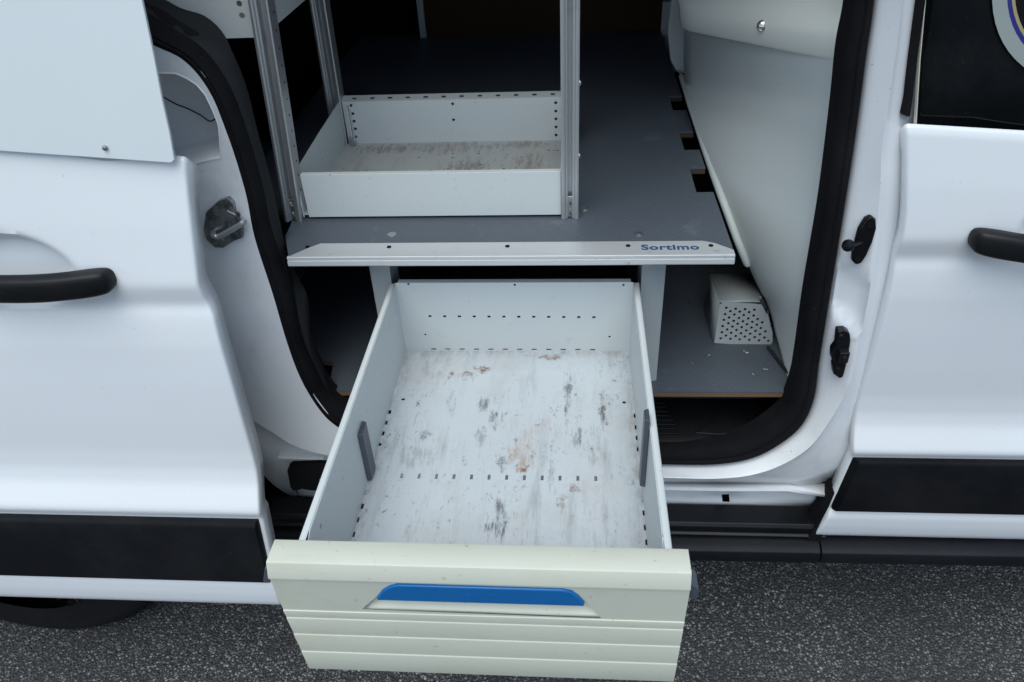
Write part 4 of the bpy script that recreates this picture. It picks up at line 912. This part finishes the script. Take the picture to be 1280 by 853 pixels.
# ------------------------------------------------------------ perforated cover box on the load floor
fan = thing('vent_box', (.32, .28, .66), 'grey perforated sheet metal cover box on the load floor beside the bulkhead', 'box')
fr_ = [(p[0], p[2]) for p in [(0.266,0.218,0.662),(0.268,0.218,0.749),(0.346,0.218,0.743),(0.357,0.218,0.724),(0.37,0.218,0.686),(0.373,0.218,0.666),(0.369,0.218,0.655)]]
HOLES = [(0.281, 0.736), (0.298, 0.734), (0.315, 0.733), (0.332, 0.732), (0.289, 0.729), (0.306, 0.728), (0.323, 0.727), (0.28, 0.723), (0.297, 0.722), (0.314, 0.721), (0.332, 0.72), (0.288, 0.716), (0.306, 0.715), (0.323, 0.714), (0.34, 0.713), (0.279, 0.711), (0.297, 0.709), (0.314, 0.708), (0.331, 0.707), (0.349, 0.706), (0.288, 0.704), (0.305, 0.703), (0.322, 0.702), (0.34, 0.701), (0.278, 0.698), (0.296, 0.697), (0.313, 0.696), (0.331, 0.695), (0.348, 0.694), (0.287, 0.691), (0.304, 0.69), (0.322, 0.689), (0.339, 0.688), (0.357, 0.687), (0.278, 0.685), (0.295, 0.684), (0.313, 0.683), (0.33, 0.682), (0.348, 0.681), (0.286, 0.678), (0.304, 0.677), (0.321, 0.676), (0.339, 0.675), (0.357, 0.674), (0.277, 0.672), (0.295, 0.671), (0.312, 0.67), (0.33, 0.669), (0.348, 0.668), (0.365, 0.667)]
hs = [circ(a, b, .0026, 10) for a, b in HOLES]
lean = lambda v: .218+.12*(v-.66)
bm = new(); sheet(bm, fr_, hs, lambda u, v: (u, lean(v), v)); obj('perforated_face', bm, 'sheet_clean', fan, solid=.001, smooth=False)
bm = new(); xl0, xl1, xr1 = fr_[0][0], fr_[1][0], fr_[2][0]; zt_ = fr_[1][1]; yt = lean(zt_)
loft(bm, [[(xl1, yt-.0012, zt_-.002), (xr1, yt-.0012, zt_-.002)], [(xl1, yt-.0006, zt_+.0003), (xr1, yt-.0006, zt_+.0003)], [(xl1, yt+.002, zt_+.001), (xr1, yt+.002, zt_+.001)], [(xl1-.004, .322, zt_+.001), (xr1-.008, .322, zt_+.001)]])
obj('lid', bm, 'sheet_clean', fan, solid=.001, ang=60)
bm = new(); loft(bm, [[(xl0, .2185, .6605), (xl1, yt+.001, zt_-.0005)], [(xl0-.004, .322, .6605), (xl1-.004, .322, zt_-.0005)]]); obj('side_plate', bm, 'sheet_clean', fan, solid=.001)
bm = new(); box(bm, xl0+.003, xr1-.004, .250, .318, .6605, zt_-.003); obj('inner_block', bm, 'void', fan)
bm = new()
for p in [(0.27,0.22,0.746),(0.366,0.22,0.699)]:
    bm = new(); disc(bm, (p[0], lean(p[2])-.001, p[2]), (0,-1,0), .0016, .001, 8); obj('rivet', bm, 'rubber', fan)
cable = thing('black_cable', (.38, .15, .66), 'black cable coming out from under the perforated box to the floor corner', 'cable')
bm = new(); tube(bm, [(0.314,0.14,0.815)]+[(0.342,0.2,0.756),(0.35,0.2,0.742)], .003, 8, 4); obj('cable_upper', bm, 'wire', cable)
bm = new(); tube(bm, [(0.362,0.203,0.664),(0.367,0.183,0.664),(0.373,0.16,0.664),(0.381,0.132,0.664),(0.392,0.105,0.664)], .0032, 8, 5); obj('cable_lower', bm, 'wire', cable)

# stray litter on the load floor
lt = thing('cable_tie', (.25, .3, .66), 'thin pale cut cable tie curled on the load floor left of the perforated box', 'cable tie')
bm = new(); tube(bm, [(0.25,0.34,0.662),(0.242,0.348,0.662),(0.234,0.363,0.662),(0.239,0.375,0.662),(0.252,0.378,0.662),(0.26,0.366,0.662)], .0008, 6, 4); obj('strip', bm, 'clip', lt)
bm = new()
for p in [(0.252,0.181,0.661),(0.317,0.194,0.661),(0.322,0.189,0.661),(0.346,0.14,0.661),(0.218,0.157,0.661),(0.321,0.126,0.661)]:
    a = random.uniform(0, 3); u = Vector((math.cos(a), math.sin(a), 0))*random.uniform(.002,.005); w = Vector((-u.y, u.x, 0))*.35; c_ = Vector(p)
    loft(bm, [[c_-u-w, c_+u-w], [c_-u+w+Vector((0,0,.0015)), c_+u+w]])
o = obj('floor_litter', bm, 'seam', solid=.0005); o['kind'] = 'stuff'; o['label'] = 'pale wood crumbs scattered on the load floor'; o['category'] = 'litter'
